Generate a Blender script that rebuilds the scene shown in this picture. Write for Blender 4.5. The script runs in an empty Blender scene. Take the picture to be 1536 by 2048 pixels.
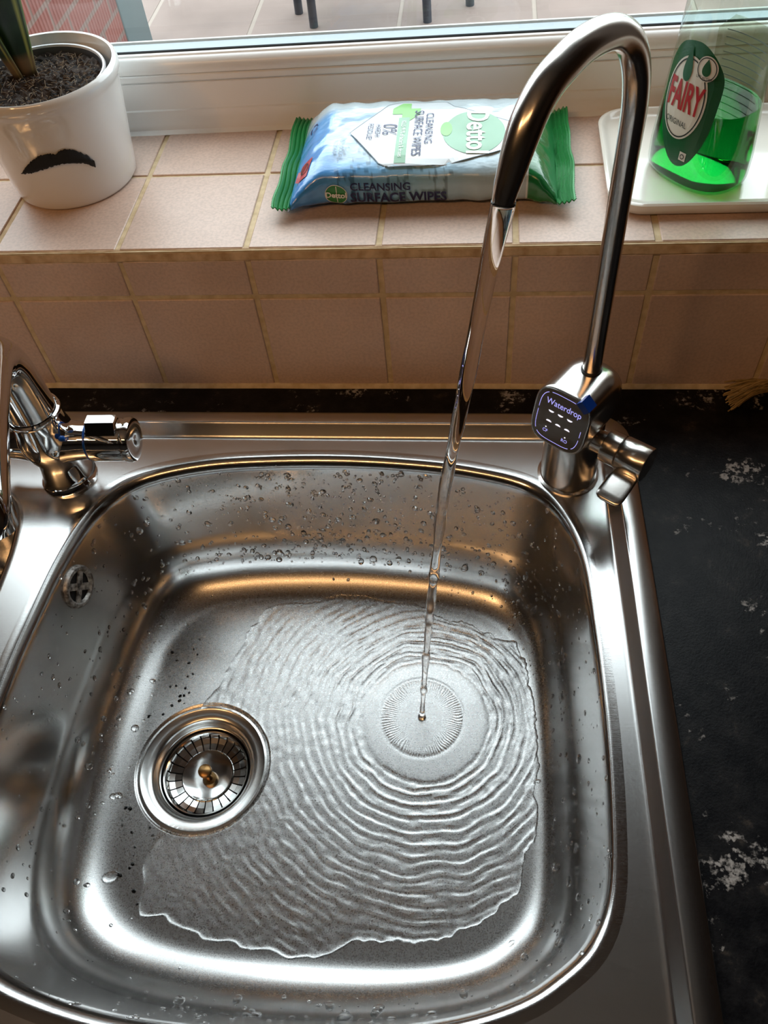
import bpy, bmesh, math, random
from mathutils import Vector, Matrix, noise, Euler
# ------------------------------------------------------------------ units: 1 tile = 0.1 m; builders take tile units
S = 0.1
rnd = random.Random(7)
scn = bpy.context.scene
COL = scn.collection
# ------------------------------------------------------------------ camera
cam_d = bpy.data.cameras.new('camera'); cam = bpy.data.objects.new('camera', cam_d); COL.objects.link(cam)
cam_d.sensor_fit = 'VERTICAL'; cam_d.sensor_height = 24.0; cam_d.lens = 1675.04 * 24 / 2048
cam_d.clip_start = 0.01; cam_d.clip_end = 200
cam.location = (0.273336, -0.5202191, 0.5090821)
cam.rotation_euler = Euler((0.650211, 0.074893, 0.079036), 'XYZ')
scn.camera = cam
# ------------------------------------------------------------------ colour management, world, lamps
scn.view_settings.view_transform = 'Standard'; scn.view_settings.look = 'None'
scn.view_settings.exposure = 0.0; scn.view_settings.gamma = 1.0; scn.view_settings.use_curve_mapping = False
SKY = 5.7
w = bpy.data.worlds.new('world'); scn.world = w; w.use_nodes = True
wn = w.node_tree.nodes; wl = w.node_tree.links
bg = wn['Background']; bg.inputs[0].default_value = (0.90, 0.96, 1.0, 1); bg.inputs[1].default_value = SKY
scn.cycles.max_bounces = 14; scn.cycles.transmission_bounces = 12; scn.cycles.glossy_bounces = 8
scn.cycles.transparent_max_bounces = 16
scn.cycles.sample_clamp_indirect = 8.0; scn.cycles.blur_glossy = 0.3
scn.cycles.caustics_refractive = True; scn.cycles.caustics_reflective = True
# daylight enters through the window; the portal-like soft source is the sky itself
def area(name, loc, rot, sx, sy, power, col):
    l = bpy.data.lights.new(name, 'AREA'); l.shape = 'RECTANGLE'; l.size = sx * S; l.size_y = sy * S; l.energy = power; l.color = col
    o = bpy.data.objects.new(name, l); COL.objects.link(o); o.location = Vector(loc) * S; o.rotation_euler = rot
    return o
pl = area('window_portal', (0.7, 2.6, 6.4), (math.radians(-90), 0, 0), 13.4, 9, 1, (1, 1, 1))
pl.data.cycles.is_portal = True
WARM = (1.0, 0.54, 0.22)
def strip_lamp(name, loc, sx, sy, power):
    o = area(name, loc, (0, 0, 0), sx, sy, power, WARM); d = Vector((1.5, -0.5, 0.5)) - Vector(loc); o.rotation_euler = (math.atan2(-d.y, -d.z) * -1, 0, 0); return o
LAMPS = [((-1.4, -13.5, 14.0), 11.4, 0.45, 5.0)]
for i, (lc, lsx, lsy, lp) in enumerate(LAMPS): strip_lamp('ceiling_strip_light', lc, lsx, lsy, lp)

l_ = bpy.data.lights.new('ceiling_spot_light', 'AREA'); l_.shape = 'DISK'; l_.size = 1.5 * S; l_.energy = 3.2; l_.color = WARM
o_ = bpy.data.objects.new('ceiling_spot_light', l_); COL.objects.link(o_); o_.location = Vector((-7.5, -12.0, 14.0)) * S; o_.rotation_euler = (Vector((1.5, -0.5, 0.5)) - Vector((-7.5, -12.0, 14.0))).to_track_quat('-Z', 'Y').to_euler()
# ------------------------------------------------------------------ materials
MATS = {}
def new_mat(name):
    m = bpy.data.materials.new(name); m.use_nodes = True; MATS[name] = m
    nt = m.node_tree; b = nt.nodes['Principled BSDF']
    return m, nt.nodes, nt.links, b
def simple(name, col, rough=0.5, metal=0.0, **kw):
    m, n, l, b = new_mat(name)
    b.inputs['Base Color'].default_value = (*col, 1); b.inputs['Roughness'].default_value = rough; b.inputs['Metallic'].default_value = metal
    for k, v in kw.items(): b.inputs[k.replace('_', ' ')].default_value = v
    return m
def noise_node(n, l, scale, detail=4, vec=None, mapping=None, rough=0.5):
    t = n.new('ShaderNodeTexNoise'); t.inputs['Scale'].default_value = scale; t.inputs['Detail'].default_value = detail; t.inputs['Roughness'].default_value = rough
    tc = n.new('ShaderNodeTexCoord'); src = tc.outputs['Object']
    if mapping:
        mp = n.new('ShaderNodeMapping'); mp.inputs['Scale'].default_value = mapping; l.new(src, mp.inputs[0]); src = mp.outputs[0]
    l.new(src, t.inputs['Vector']); return t
def ramp(n, l, src, stops):
    r = n.new('ShaderNodeValToRGB'); l.new(src, r.inputs[0]); e = r.color_ramp.elements
    while len(e) < len(stops): e.new(0.5)
    for el, (p_, c_) in zip(e, stops): el.position = p_; el.color = (*c_, 1) if len(c_) == 3 else c_
    return r
def bump(n, l, b, src, strength, dist=0.001):
    k = n.new('ShaderNodeBump'); k.inputs['Strength'].default_value = strength; k.inputs['Distance'].default_value = dist
    l.new(src, k.inputs['Height']); l.new(k.outputs[0], b.inputs['Normal']); return k
def speckled(name, c1, c2, scale, rough, bs=0.0, detail=5, metal=0.0, lo=0.35, hi=0.65):
    m, n, l, b = new_mat(name)
    t = noise_node(n, l, scale, detail); r = ramp(n, l, t.outputs[0], [(lo, c1), (hi, c2)]); l.new(r.outputs[0], b.inputs['Base Color'])
    b.inputs['Roughness'].default_value = rough; b.inputs['Metallic'].default_value = metal
    if bs: bump(n, l, b, t.outputs[0], bs)
    return m

def steel(name, base, r0, r1, scr=0.12, brushed=None, worn=False):
    m, n, l, b = new_mat(name)
    b.inputs['Metallic'].default_value = 1.0
    t = noise_node(n, l, 900, 3, mapping=brushed)
    rr = n.new('ShaderNodeMapRange'); rr.inputs[1].default_value = 0.3; rr.inputs[2].default_value = 0.7; rr.inputs[3].default_value = r0; rr.inputs[4].default_value = r1
    l.new(t.outputs[0], rr.inputs[0])
    if worn:    # the floor of the bowl is scoured matt by use
        tc = n.new('ShaderNodeTexCoord'); sz_ = n.new('ShaderNodeSeparateXYZ'); l.new(tc.outputs['Object'], sz_.inputs[0])
        wz = n.new('ShaderNodeMapRange'); wz.interpolation_type = 'SMOOTHSTEP'; wz.inputs[1].default_value = -0.105; wz.inputs[2].default_value = -0.135; wz.inputs[3].default_value = 0.0; wz.inputs[4].default_value = 0.12
        l.new(sz_.outputs[2], wz.inputs[0]); ad = n.new('ShaderNodeMath'); ad.operation = 'ADD'; l.new(rr.outputs[0], ad.inputs[0]); l.new(wz.outputs[0], ad.inputs[1]); l.new(ad.outputs[0], b.inputs['Roughness'])
    else: l.new(rr.outputs[0], b.inputs['Roughness'])
    t2 = noise_node(n, l, 12, 5); r = ramp(n, l, t2.outputs[0], [(0.3, tuple(c * 0.93 for c in base)), (0.7, base)]); l.new(r.outputs[0], b.inputs['Base Color'])
    # fine scratches in two directions
    s1 = noise_node(n, l, 60, 2, mapping=(1, 40, 1)); s2 = noise_node(n, l, 1400, 2, mapping=(1, 1, 1))
    mx = n.new('ShaderNodeMath'); mx.operation = 'ADD'; l.new(s1.outputs[0], mx.inputs[0]); l.new(s2.outputs[0], mx.inputs[1])
    bump(n, l, b, mx.outputs[0], scr, 0.0004)
    return m
steel('sink_steel', (0.60, 0.595, 0.59), 0.23, 0.265, 0.015)
steel('basin_steel', (0.55, 0.545, 0.54), 0.13, 0.19, 0.05, worn=True)
steel('brushed_nickel', (0.62, 0.59, 0.56), 0.17, 0.23, 0.01, brushed=(1, 1, 14))
simple('drain_steel', (0.62, 0.62, 0.61), 0.10, 1.0)
simple('flange_steel', (0.62, 0.62, 0.61), 0.24, 1.0)
simple('chrome', (0.80, 0.80, 0.80), 0.035, 1.0)
simple('dark_gap', (0.01, 0.01, 0.01), 0.6)
simple('black_rubber', (0.012, 0.012, 0.014), 0.5)
simple('brass', (0.35, 0.20, 0.08), 0.35, 1.0)
speckled('limescale_steel', (0.10, 0.09, 0.08), (0.55, 0.53, 0.50), 260, 0.5, 0.5, metal=0.6)
def tile_mat(name, c1, c2, rough):
    m, n, l, b = new_mat(name)
    t = noise_node(n, l, 14, 4); r = ramp(n, l, t.outputs[0], [(0.35, c1), (0.65, c2)])
    f = noise_node(n, l, 420, 3); fr = ramp(n, l, f.outputs[0], [(0.35, (0.86, 0.86, 0.86)), (0.6, (1, 1, 1))])
    mx = n.new('ShaderNodeMixRGB'); mx.blend_type = 'MULTIPLY'; mx.inputs[0].default_value = 1; l.new(r.outputs[0], mx.inputs[1]); l.new(fr.outputs[0], mx.inputs[2])
    l.new(mx.outputs[0], b.inputs['Base Color']); b.inputs['Roughness'].default_value = rough
    bump(n, l, b, f.outputs[0], 0.15, 0.0005); return m
tile_mat('ceramic_tile', (0.57, 0.42, 0.345), (0.65, 0.49, 0.41), 0.42)
speckled('grout', (0.50, 0.38, 0.22), (0.66, 0.53, 0.34), 120, 0.85, 0.4)
speckled('grout_edge', (0.42, 0.28, 0.15), (0.68, 0.52, 0.34), 90, 0.7, 0.5, detail=8)
simple('upvc_white', (0.80, 0.79, 0.77), 0.22)
simple('spacer_grey', (0.16, 0.21, 0.24), 0.3)
simple('gasket_black', (0.01, 0.012, 0.015), 0.4)
simple('room_paint', (0.09, 0.065, 0.05), 0.8)
simple('ceiling_paint', (0.52, 0.50, 0.48), 0.8)
simple('cabinet_dark', (0.05, 0.04, 0.035), 0.6)
def worktop_mat():
    m, n, l, b = new_mat('black_speckled_laminate')
    big = noise_node(n, l, 22, 7, rough=0.72); bw = ramp(n, l, big.outputs[0], [(0.575, (0, 0, 0)), (0.63, (1, 1, 1))])
    fine = noise_node(n, l, 300, 4); fw = ramp(n, l, fine.outputs[0], [(0.47, (0, 0, 0)), (0.56, (1, 1, 1))])
    mul = n.new('ShaderNodeMixRGB'); mul.blend_type = 'MULTIPLY'; mul.inputs[0].default_value = 1; l.new(bw.outputs[0], mul.inputs[1]); l.new(fw.outputs[0], mul.inputs[2])
    med = noise_node(n, l, 60, 8, rough=0.7); mr = ramp(n, l, med.outputs[0], [(0.42, (0.002, 0.002, 0.003)), (0.60, (0.009, 0.009, 0.010)), (0.75, (0.05, 0.042, 0.034))])
    mx = n.new('ShaderNodeMixRGB'); l.new(mul.outputs[0], mx.inputs[0]); l.new(mr.outputs[0], mx.inputs[1]); mx.inputs[2].default_value = (0.30, 0.29, 0.28, 1)
    l.new(mx.outputs[0], b.inputs['Base Color']); b.inputs['Roughness'].default_value = 0.40; b.inputs['Specular IOR Level'].default_value = 0.15
    hb = noise_node(n, l, 700, 2); bump(n, l, b, hb.outputs[0], 0.35, 0.0004); return m
worktop_mat()
simple('white_glaze', (0.78, 0.765, 0.74), 0.10, Coat_Weight=0.6, Coat_Roughness=0.04)
simple('tray_glaze', (0.80, 0.77, 0.70), 0.14, Coat_Weight=0.5, Coat_Roughness=0.05)
simple('nursery_plastic', (0.035, 0.037, 0.045), 0.35)
simple('nursery_rim_highlight', (0.55, 0.55, 0.57), 0.25)  # pale grey painted in for the light reflected by the dark lip
speckled('potting_soil', (0.006, 0.004, 0.003), (0.045, 0.030, 0.022), 160, 0.95, 1.0, detail=8)
simple('soil_fibre', (0.20, 0.15, 0.10), 0.9)
simple('moustache_black', (0.004, 0.004, 0.005), 0.75)
def leaf_mat():
    m, n, l, b = new_mat('snake_plant_leaf')
    vc = n.new('ShaderNodeVertexColor'); vc.layer_name = 'col'; l.new(vc.outputs[0], b.inputs['Base Color']); b.inputs['Roughness'].default_value = 0.35; return m
leaf_mat()
def print_mat(name, rough, wr=0.25, scale=45):
    m, n, l, b = new_mat(name)
    vc = n.new('ShaderNodeVertexColor'); vc.layer_name = 'col'; l.new(vc.outputs[0], b.inputs['Base Color']); b.inputs['Roughness'].default_value = rough
    t = noise_node(n, l, scale, 3, mapping=(1, 1.7, 1)); b.inputs['Coat Weight'].default_value = 0.5
    bump(n, l, b, t.outputs[0], wr, 0.004); return m
print_mat('wipes_film', 0.22, 0.55, 40)
simple('foil_green', (0.02, 0.22, 0.055), 0.25, 0.2)
simple('ink_navy', (0.012, 0.018, 0.10), 0.4)
simple('ink_white', (0.82, 0.83, 0.82), 0.35)
simple('ink_green', (0.03, 0.24, 0.06), 0.35)
simple('ink_pale_green', (0.20, 0.42, 0.27), 0.25)
simple('ink_lime', (0.22, 0.55, 0.16), 0.35)
simple('ink_red', (0.42, 0.02, 0.03), 0.35)
simple('ink_label_red', (0.38, 0.012, 0.02), 0.3)
simple('ink_black', (0.008, 0.01, 0.01), 0.4)
simple('label_green', (0.008, 0.085, 0.028), 0.25)
simple('label_cream', (0.62, 0.60, 0.54), 0.3)
simple('flap_film', (0.70, 0.78, 0.83), 0.15, Coat_Weight=0.8)
simple('ink_grey', (0.25, 0.30, 0.34), 0.4)
simple('panel_black', (0.075, 0.07, 0.06), 0.14, Coat_Weight=0.6)
simple('tag_blue', (0.0, 0.035, 0.28), 0.35)
simple('tap_blue', (0.0, 0.07, 0.35), 0.3)
m_ = simple('lit_violet', (0.3, 0.3, 0.9), 0.5); bb = m_.node_tree.nodes['Principled BSDF']; bb.inputs['Emission Color'].default_value = (0.42, 0.42, 1.0, 1); bb.inputs['Emission Strength'].default_value = 0.95
m_ = simple('lit_white', (0.8, 0.8, 0.9), 0.5); bb = m_.node_tree.nodes['Principled BSDF']; bb.inputs['Emission Color'].default_value = (0.85, 0.87, 1.0, 1); bb.inputs['Emission Strength'].default_value = 1.1
m_ = simple('lamp_glow', (1, 0.9, 0.8), 0.5); bb = m_.node_tree.nodes['Principled BSDF']; bb.inputs['Emission Color'].default_value = (*WARM, 1); bb.inputs['Emission Strength'].default_value = 6
simple('water', (1, 1, 1), 0.0, 0.0, IOR=1.33, Transmission_Weight=1.0)
simple('liquid_green', (0.002, 0.20, 0.022), 0.02, 0.0, IOR=1.2, Transmission_Weight=1.0)
def film(name, tint, gloss_min=0.035, fres=1.45, rough=0.03):
    m = bpy.data.materials.new(name); m.use_nodes = True; MATS[name] = m
    n = m.node_tree.nodes; l = m.node_tree.links; n.remove(n['Principled BSDF']); out = n['Material Output']
    tr = n.new('ShaderNodeBsdfTransparent'); tr.inputs[0].default_value = (*tint, 1)
    gl = n.new('ShaderNodeBsdfGlossy'); gl.inputs['Roughness'].default_value = rough
    lw_ = n.new('ShaderNodeLayerWeight'); lw_.inputs[0].default_value = 0.5
    pw = n.new('ShaderNodeMath'); pw.operation = 'POWER'; l.new(lw_.outputs['Facing'], pw.inputs[0]); pw.inputs[1].default_value = 4.0
    fr = n.new('ShaderNodeMapRange'); l.new(pw.outputs[0], fr.inputs[0]); fr.inputs[3].default_value = gloss_min; fr.inputs[4].default_value = 0.9
    mx = n.new('ShaderNodeMixShader'); l.new(fr.outputs[0], mx.inputs[0]); l.new(tr.outputs[0], mx.inputs[1]); l.new(gl.outputs[0], mx.inputs[2]); l.new(mx.outputs[0], out.inputs[0])
film('window_glass', (0.93, 0.96, 0.96)); film('bottle_plastic', (0.86, 0.93, 0.89), gloss_min=0.07)
film('cloudy_plastic', (0.72, 0.72, 0.62), fres=1.6)
def brick_mat():
    m, n, l, b = new_mat('red_brick')
    tc = n.new('ShaderNodeTexCoord'); mp = n.new('ShaderNodeMapping'); mp.inputs['Rotation'].default_value = (math.radians(90), 0, math.radians(90)); l.new(tc.outputs['Object'], mp.inputs[0])
    sx = n.new('ShaderNodeSeparateXYZ'); l.new(tc.outputs['Object'], sx.inputs[0]); cx = n.new('ShaderNodeCombineXYZ'); l.new(sx.outputs[1], cx.inputs[0]); l.new(sx.outputs[2], cx.inputs[1])
    br = n.new('ShaderNodeTexBrick'); br.inputs['Scale'].default_value = 1; br.inputs['Brick Width'].default_value = 0.225; br.inputs['Row Height'].default_value = 0.075; br.inputs['Mortar Size'].default_value = 0.008
    br.inputs['Color1'].default_value = (0.16, 0.045, 0.032, 1); br.inputs['Color2'].default_value = (0.12, 0.035, 0.028, 1); br.inputs['Mortar'].default_value = (0.13, 0.085, 0.07, 1)
    l.new(cx.outputs[0], br.inputs['Vector']); l.new(br.outputs[0], b.inputs['Base Color']); b.inputs['Roughness'].default_value = 0.9
    wv = n.new('ShaderNodeTexWave'); wv.bands_direction = 'X'; wv.inputs['Scale'].default_value = 14; wv.inputs['Distortion'].default_value = 1
    l.new(cx.outputs[0], wv.inputs['Vector']); bump(n, l, b, wv.outputs[0], 0.6, 0.01); return m
brick_mat()
speckled('patio_stone', (0.115, 0.080, 0.066), (0.175, 0.126, 0.106), 2.2, 0.8, 0.2, detail=8)
simple('patio_joint', (0.22, 0.18, 0.15), 0.9)
simple('post_grey', (0.07, 0.10, 0.105), 0.5)
simple('chair_metal', (0.02, 0.022, 0.03), 0.4)
simple('garden_green', (0.05, 0.09, 0.03), 0.9)
speckled('straw', (0.16, 0.10, 0.03), (0.42, 0.29, 0.12), 60, 0.8, 0.0)
simple('oven_black', (0.01, 0.01, 0.01), 0.3)

# ------------------------------------------------------------------ object helpers
def wloc(o):
    v = Vector((0, 0, 0))
    while o is not None: v += o.location; o = o.parent
    return v
def mk(name, verts, faces, mats, parent=None, smooth=True, outward=False, kind=None, loc=None, matidx=None, cols=None, sharp=None):
    """verts in tile units, world space; origin at parent's base (or loc)"""
    me = bpy.data.meshes.new(name)
    if parent is not None: org = wloc(parent)
    else: org = Vector(loc) * S if loc is not None else Vector((0, 0, 0))
    me.from_pydata([tuple(Vector(v) * S - org) for v in verts], [], faces)
    if isinstance(mats, str): mats = [mats]
    for m in mats: me.materials.append(MATS[m])
    if matidx: me.polygons.foreach_set('material_index', matidx)
    if cols:
        ca = me.color_attributes.new('col', 'FLOAT_COLOR', 'POINT')
        fl = []
        for c in cols: fl += [c[0], c[1], c[2], 1.0]
        ca.data.foreach_set('color', fl)
    if outward or (mats[0] in ('water', 'liquid_green') and name != 'water_puddle'):
        bm_ = bmesh.new(); bm_.from_mesh(me); bmesh.ops.recalc_face_normals(bm_, faces=bm_.faces[:]); bm_.to_mesh(me); bm_.free()
    me.polygons.foreach_set('use_smooth', [smooth] * len(me.polygons))
    me.update()
    if smooth and sharp is not False:
        try: me.set_sharp_from_angle(angle=math.radians(sharp or 42))
        except Exception: pass
    o = bpy.data.objects.new(name, me); COL.objects.link(o)
    if parent is not None: o.parent = parent
    else: o.location = org
    if kind: o['kind'] = kind
    return o
def thing(name, label, cat, loc=(0, 0, 0), group=None):
    o = bpy.data.objects.new(name, None); COL.objects.link(o); o.location = Vector(loc) * S; o.empty_display_size = 0.02
    tag(o, label, cat, group); return o
def tag(o, label, cat, group=None):
    o['label'] = label; o['category'] = cat
    if group: o['group'] = group
    return o
class MB:
    def __init__(s): s.v = []; s.f = []; s.mi = []; s.c = []
    def add(s, v, f, mi=0):
        k = len(s.v); s.v += [tuple(x) for x in v]; s.f += [tuple(i + k for i in q) for q in f]; s.mi += [mi] * len(f); return s
    def box(s, a, b, bev=0.0, mi=0, xf=None):
        bm = bmesh.new(); bmesh.ops.create_cube(bm, size=1)
        c = [(a[i] + b[i]) / 2 for i in range(3)]; d = [abs(b[i] - a[i]) for i in range(3)]
        for v in bm.verts: v.co = Vector((v.co.x * d[0], v.co.y * d[1], v.co.z * d[2]))
        if bev: bmesh.ops.bevel(bm, geom=bm.edges[:] , offset=bev, segments=3 if bev > 0.012 else 1, profile=0.5, affect='EDGES')
        vs = [v.co + Vector(c) for v in bm.verts]
        if xf: vs = [xf(v) for v in vs]
        bm.verts.index_update(); s.add(vs, [[v.index for v in f.verts] for f in bm.faces], mi); bm.free(); return s
    def loft(s, rings, closed=True, cap=(True, True), mi=0):
        n = len(rings[0]); vs = [p for r in rings for p in r]; fs = []
        for i in range(len(rings) - 1):
            for j in range(n if closed else n - 1):
                a = i * n + j; b = i * n + (j + 1) % n; fs.append((a, b, b + n, a + n))
        if cap[0]: fs.append(tuple(range(n - 1, -1, -1)))
        if cap[1]: fs.append(tuple((len(rings) - 1) * n + j for j in range(n)))
        return s.add(vs, fs, mi)
    def tube(s, pts, rad, n=24, cap=(True, True), mi=0):
        pts = [Vector(p_) for p_ in pts]; 
        if not hasattr(rad, '__len__'): rad = [rad] * len(pts)
        t0 = (pts[1] - pts[0]).normalized(); up = Vector((0, 0, 1)) if abs(t0.z) < 0.9 else Vector((1, 0, 0)); a = t0.cross(up).normalized(); rings = []
        for i, p_ in enumerate(pts):
            t = (pts[min(i + 1, len(pts) - 1)] - pts[max(i - 1, 0)]).normalized()
            a = (a - t * a.dot(t)).normalized(); b = t.cross(a)
            rings.append([p_ + (a * math.cos(2 * math.pi * k / n) + b * math.sin(2 * math.pi * k / n)) * rad[i] for k in range(n)])
        return s.loft(rings, True, cap, mi)
    def lathe(s, prof, c=(0, 0, 0), axis=(0, 0, 1), n=48, cap=(False, False), mi=0):
        ax = Vector(axis).normalized(); up = Vector((1, 0, 0)) if abs(ax.x) < 0.9 else Vector((0, 1, 0)); a = (up - ax * up.dot(ax)).normalized(); b = ax.cross(a); c = Vector(c)
        rings = [[c + ax * z + (a * math.cos(2 * math.pi * k / n) + b * math.sin(2 * math.pi * k / n)) * max(r, 1e-5) for k in range(n)] for r, z in prof]
        return s.loft(rings, True, cap, mi)
    def build(s, name, mats, parent=None, **kw):
        return mk(name, s.v, s.f, mats, parent, matidx=s.mi, **kw)
def struct(o): o['kind'] = 'structure'; return o
def catmull(P, n, closed=True):
    m = len(P); out = []
    dense = []
    for i in range(m if closed else m - 1):
        g = lambda k: Vector(P[k % m]) if closed else Vector(P[max(0, min(m - 1, k))])
        p0, p1, p2, p3 = g(i - 1), g(i), g(i + 1), g(i + 2)
        for k in range(20):
            t = k / 20; dense.append(0.5 * ((2 * p1) + (p2 - p0) * t + (2 * p0 - 5 * p1 + 4 * p2 - p3) * t * t + (3 * p1 - p0 - 3 * p2 + p3) * t ** 3))
    if closed: dense.append(dense[0])
    else: dense.append(Vector(P[-1]))
    L = [0]
    for a, b in zip(dense, dense[1:]): L.append(L[-1] + (b - a).length)
    tot = L[-1]; k = 0
    cnt = n if closed else n - 1
    for i in range(n):
        d = tot * i / cnt
        while k < len(L) - 2 and L[k + 1] < d: k += 1
        t = (d - L[k]) / max(L[k + 1] - L[k], 1e-9); out.append(dense[k].lerp(dense[k + 1], t))
    return out
def text_part(name, body, size, mat, parent, fn, align='CENTER', shear=0.0, sx=1.0, bold=0.0, sub=False):
    cu = bpy.data.curves.new('t', 'FONT'); cu.body = body; cu.size = 1.0; cu.align_x = align; cu.align_y = 'CENTER'; cu.shear = shear; cu.offset = bold; cu.resolution_u = 3
    ob = bpy.data.objects.new('t', cu); COL.objects.link(ob)
    dg = bpy.context.evaluated_depsgraph_get(); me = bpy.data.meshes.new_from_object(ob.evaluated_get(dg))
    bm = bmesh.new(); bm.from_mesh(me); bmesh.ops.triangulate(bm, faces=bm.faces[:])
    if sub: bmesh.ops.subdivide_edges(bm, edges=[e for e in bm.edges if e.calc_length() > 0.25], cuts=2)
    bm.verts.index_update(); vs = [fn(v.co.x * size * sx, v.co.y * size) for v in bm.verts]; fs = [[v.index for v in f.verts] for f in bm.faces]; bm.free()
    bpy.data.objects.remove(ob); bpy.data.curves.remove(cu); bpy.data.meshes.remove(me)
    return mk(name, vs, fs, mat, parent, smooth=False)
def shape_part(name, outline, mat, parent, fn, sub=3):
    """filled 2d outline mapped through fn"""
    bm = bmesh.new(); vs = [bm.verts.new((x, y, 0)) for x, y in outline]; f = bm.faces.new(vs)
    bmesh.ops.triangulate(bm, faces=[f])
    if sub: bmesh.ops.subdivide_edges(bm, edges=bm.edges[:], cuts=sub, use_grid_fill=True)
    bm.verts.index_update(); v2 = [fn(v.co.x, v.co.y) for v in bm.verts]; fs = [[v.index for v in f.verts] for f in bm.faces]; bm.free()
    return mk(name, v2, fs, mat, parent, smooth=False)
def ell(cx, cy, a, b, n=40, t0=0): return [(cx + a * math.cos(2 * math.pi * k / n + t0), cy + b * math.sin(2 * math.pi * k / n + t0)) for k in range(n)]
def ringpart(name, cx, cy, a, b, w_, mat, parent, fn, t0=0, t1=2 * math.pi, n=48):
    vs = []; fs = []
    for k in range(n + 1):
        t = t0 + (t1 - t0) * k / n; vs += [fn(cx + a * math.cos(t), cy + b * math.sin(t)), fn(cx + (a - w_) * math.cos(t), cy + (b - w_) * math.sin(t))]
        if k < n: fs.append((2 * k, 2 * k + 2, 2 * k + 3, 2 * k + 1))
    return mk(name, vs, fs, mat, parent, smooth=False)

# ================================================================== SETTING
XL, XR, YB, ZF, ZC = -20.0, 24.0, -30.0, -9.0, 15.0
WX0, WX1, WZ1 = -6.0, 7.4, 10.8     # window opening
YW = 1.75                            # room-side plane of the window frame
struct(MB().box((XL, YB, ZF - 0.5), (XR, 2.2, ZF)).build('floor', 'cabinet_dark', smooth=False))
struct(MB().box((XL, YB, ZC), (XR, 3.2, ZC + 0.5)).build('ceiling', 'ceiling_paint', smooth=False))
struct(MB().box((XL - 0.5, YB, ZF), (XL, 3.2, ZC)).build('wall_left', 'room_paint', smooth=False))
struct(MB().box((XR, YB, ZF), (XR + 0.5, 3.2, ZC)).build('wall_right', 'room_paint', smooth=False))
struct(MB().box((XL, YB - 0.5, ZF), (XR, YB, ZC)).build('wall_back', 'room_paint', smooth=False))
# window wall above and beside the opening, tiled upstand and sill below it
wl_ = MB()
wl_.box((XL, 0.0, 1.42), (WX0, 3.2, ZC)).box((WX1, 0.0, 1.42), (XR, 3.2, ZC)).box((WX0, 0.0, WZ1), (WX1, 3.2, ZC))
struct(wl_.build('wall_window', 'room_paint', smooth=False))
GT = 0.022        # half grout width
H1, H2, H3, YC, Y1 = 0.965, 1.40, 1.306, 1.03, 0.032
tw = MB()
tw.box((XL, 0.012, ZF), (XR, 3.2, H2 - 0.012), mi=1)           # substrate and grout
def jit(): return (rnd.random() - 0.5) * 0.006
for i in range(-14, 18):
    x0, x1 = i + GT + jit(), i + 1 - GT + jit()
    tw.box((x0, 0.0, 0.02), (x1, 0.06, H1 - GT), 0.006)
    tw.box((x0, 0.0, H1 + GT), (x1, 0.06, H3), 0.006)
    tw.box((x0, Y1, H2 - 0.06), (x1, YC - GT * .7, H2), 0.006)
    tw.box((x0, YC + GT * .7, H2 - 0.06), (x1, YW + 0.3, H2), 0.006)
# bevelled grout edge strip along the front of the sill
ns = 520; vs = []
for k in range(ns + 1):
    x = -14 + 31 * k / ns; q = noise.noise(Vector((x * 2.2, 0, 0))) * 0.010; q2 = noise.noise(Vector((x * 3.1, 5, 0))) * 0.008
    vs += [(x, 0.008, H3 - 0.012 + q2), (x, -0.004 + q * 0.4, H3 + 0.012 + q2), (x, 0.008 + q, H3 + 0.06), (x, Y1 - 0.006 + q, H2 - 0.008), (x, Y1 + 0.012, H2 - 0.004)]
fs = [(5 * k + j, 5 * k + 5 + j, 5 * k + 6 + j, 5 * k + 1 + j) for k in range(ns) for j in range(4)]
tw.add(vs, fs, 2)
struct(tw.build('wall_front', ['ceramic_tile', 'grout', 'grout_edge'], smooth=False))
# sealant bead where the tiles meet the worktop
vs = []; ns = 400
for k in range(ns + 1):
    x = -14 + 31 * k / ns; q = noise.noise(Vector((x * 1.7, 2, 0))) * 0.006
    vs += [(x, 0.004, 0.035 + q), (x, -0.012 + q, 0.026), (x, -0.03 + q, 0.008), (x, -0.034 + q, -0.01)]
fs = [(4 * k + j, 4 * k + 4 + j, 4 * k + 5 + j, 4 * k + 1 + j) for k in range(ns) for j in range(3)]
struct(mk('trim_1', vs, fs, 'grout'))
# ---- window (turned a little off the tile line)
WYAW = math.radians(1.38)
wroot = thing('window_1', 'x', 'x', (1.65, YW, H2)); del wroot['label']; del wroot['category']; struct(wroot)
def wf(x, y, z):   # window local -> world ; y measured into the wall from frame face
    dx = x - 1.65; return (1.65 + dx * math.cos(WYAW) - y * math.sin(WYAW), YW + dx * math.sin(WYAW) + y * math.cos(WYAW), z)
def extr(prof, x0, x1, ns=1):
    m = MB(); m.loft([[wf(x0 + (x1 - x0) * k / ns, y, z) for y, z in prof] for k in range(ns + 1)], True, (True, True)); return m
frame_prof = [(0.0, 1.38), (0.0, 1.43), (0.012, 1.47), (0.03, 1.50), (0.036, 1.54), (0.04, 1.575), (0.05, 1.585), (0.055, 1.80), (0.07, 1.803), (0.07, 1.815), (0.052, 1.818), (0.052, 1.86), (0.058, 1.868), (0.075, 1.872), (0.5, 1.84), (0.5, 1.30), (0.1, 1.30)]
struct(extr(frame_prof, WX0, WX1).build('window_frame', 'upvc_white', wroot, sharp=35))
sash_prof = [(0.09, 1.86), (0.060, 1.875), (0.056, 1.90), (0.060, 1.925), (0.070, 1.95), (0.088, 1.972), (0.11, 1.984), (0.125, 1.987), (0.125, 1.981), (0.135, 1.981), (0.145, 1.995), (0.165, 2.0), (0.18, 1.996), (0.19, 1.94), (0.44, 1.92), (0.44, 1.86)]
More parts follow.
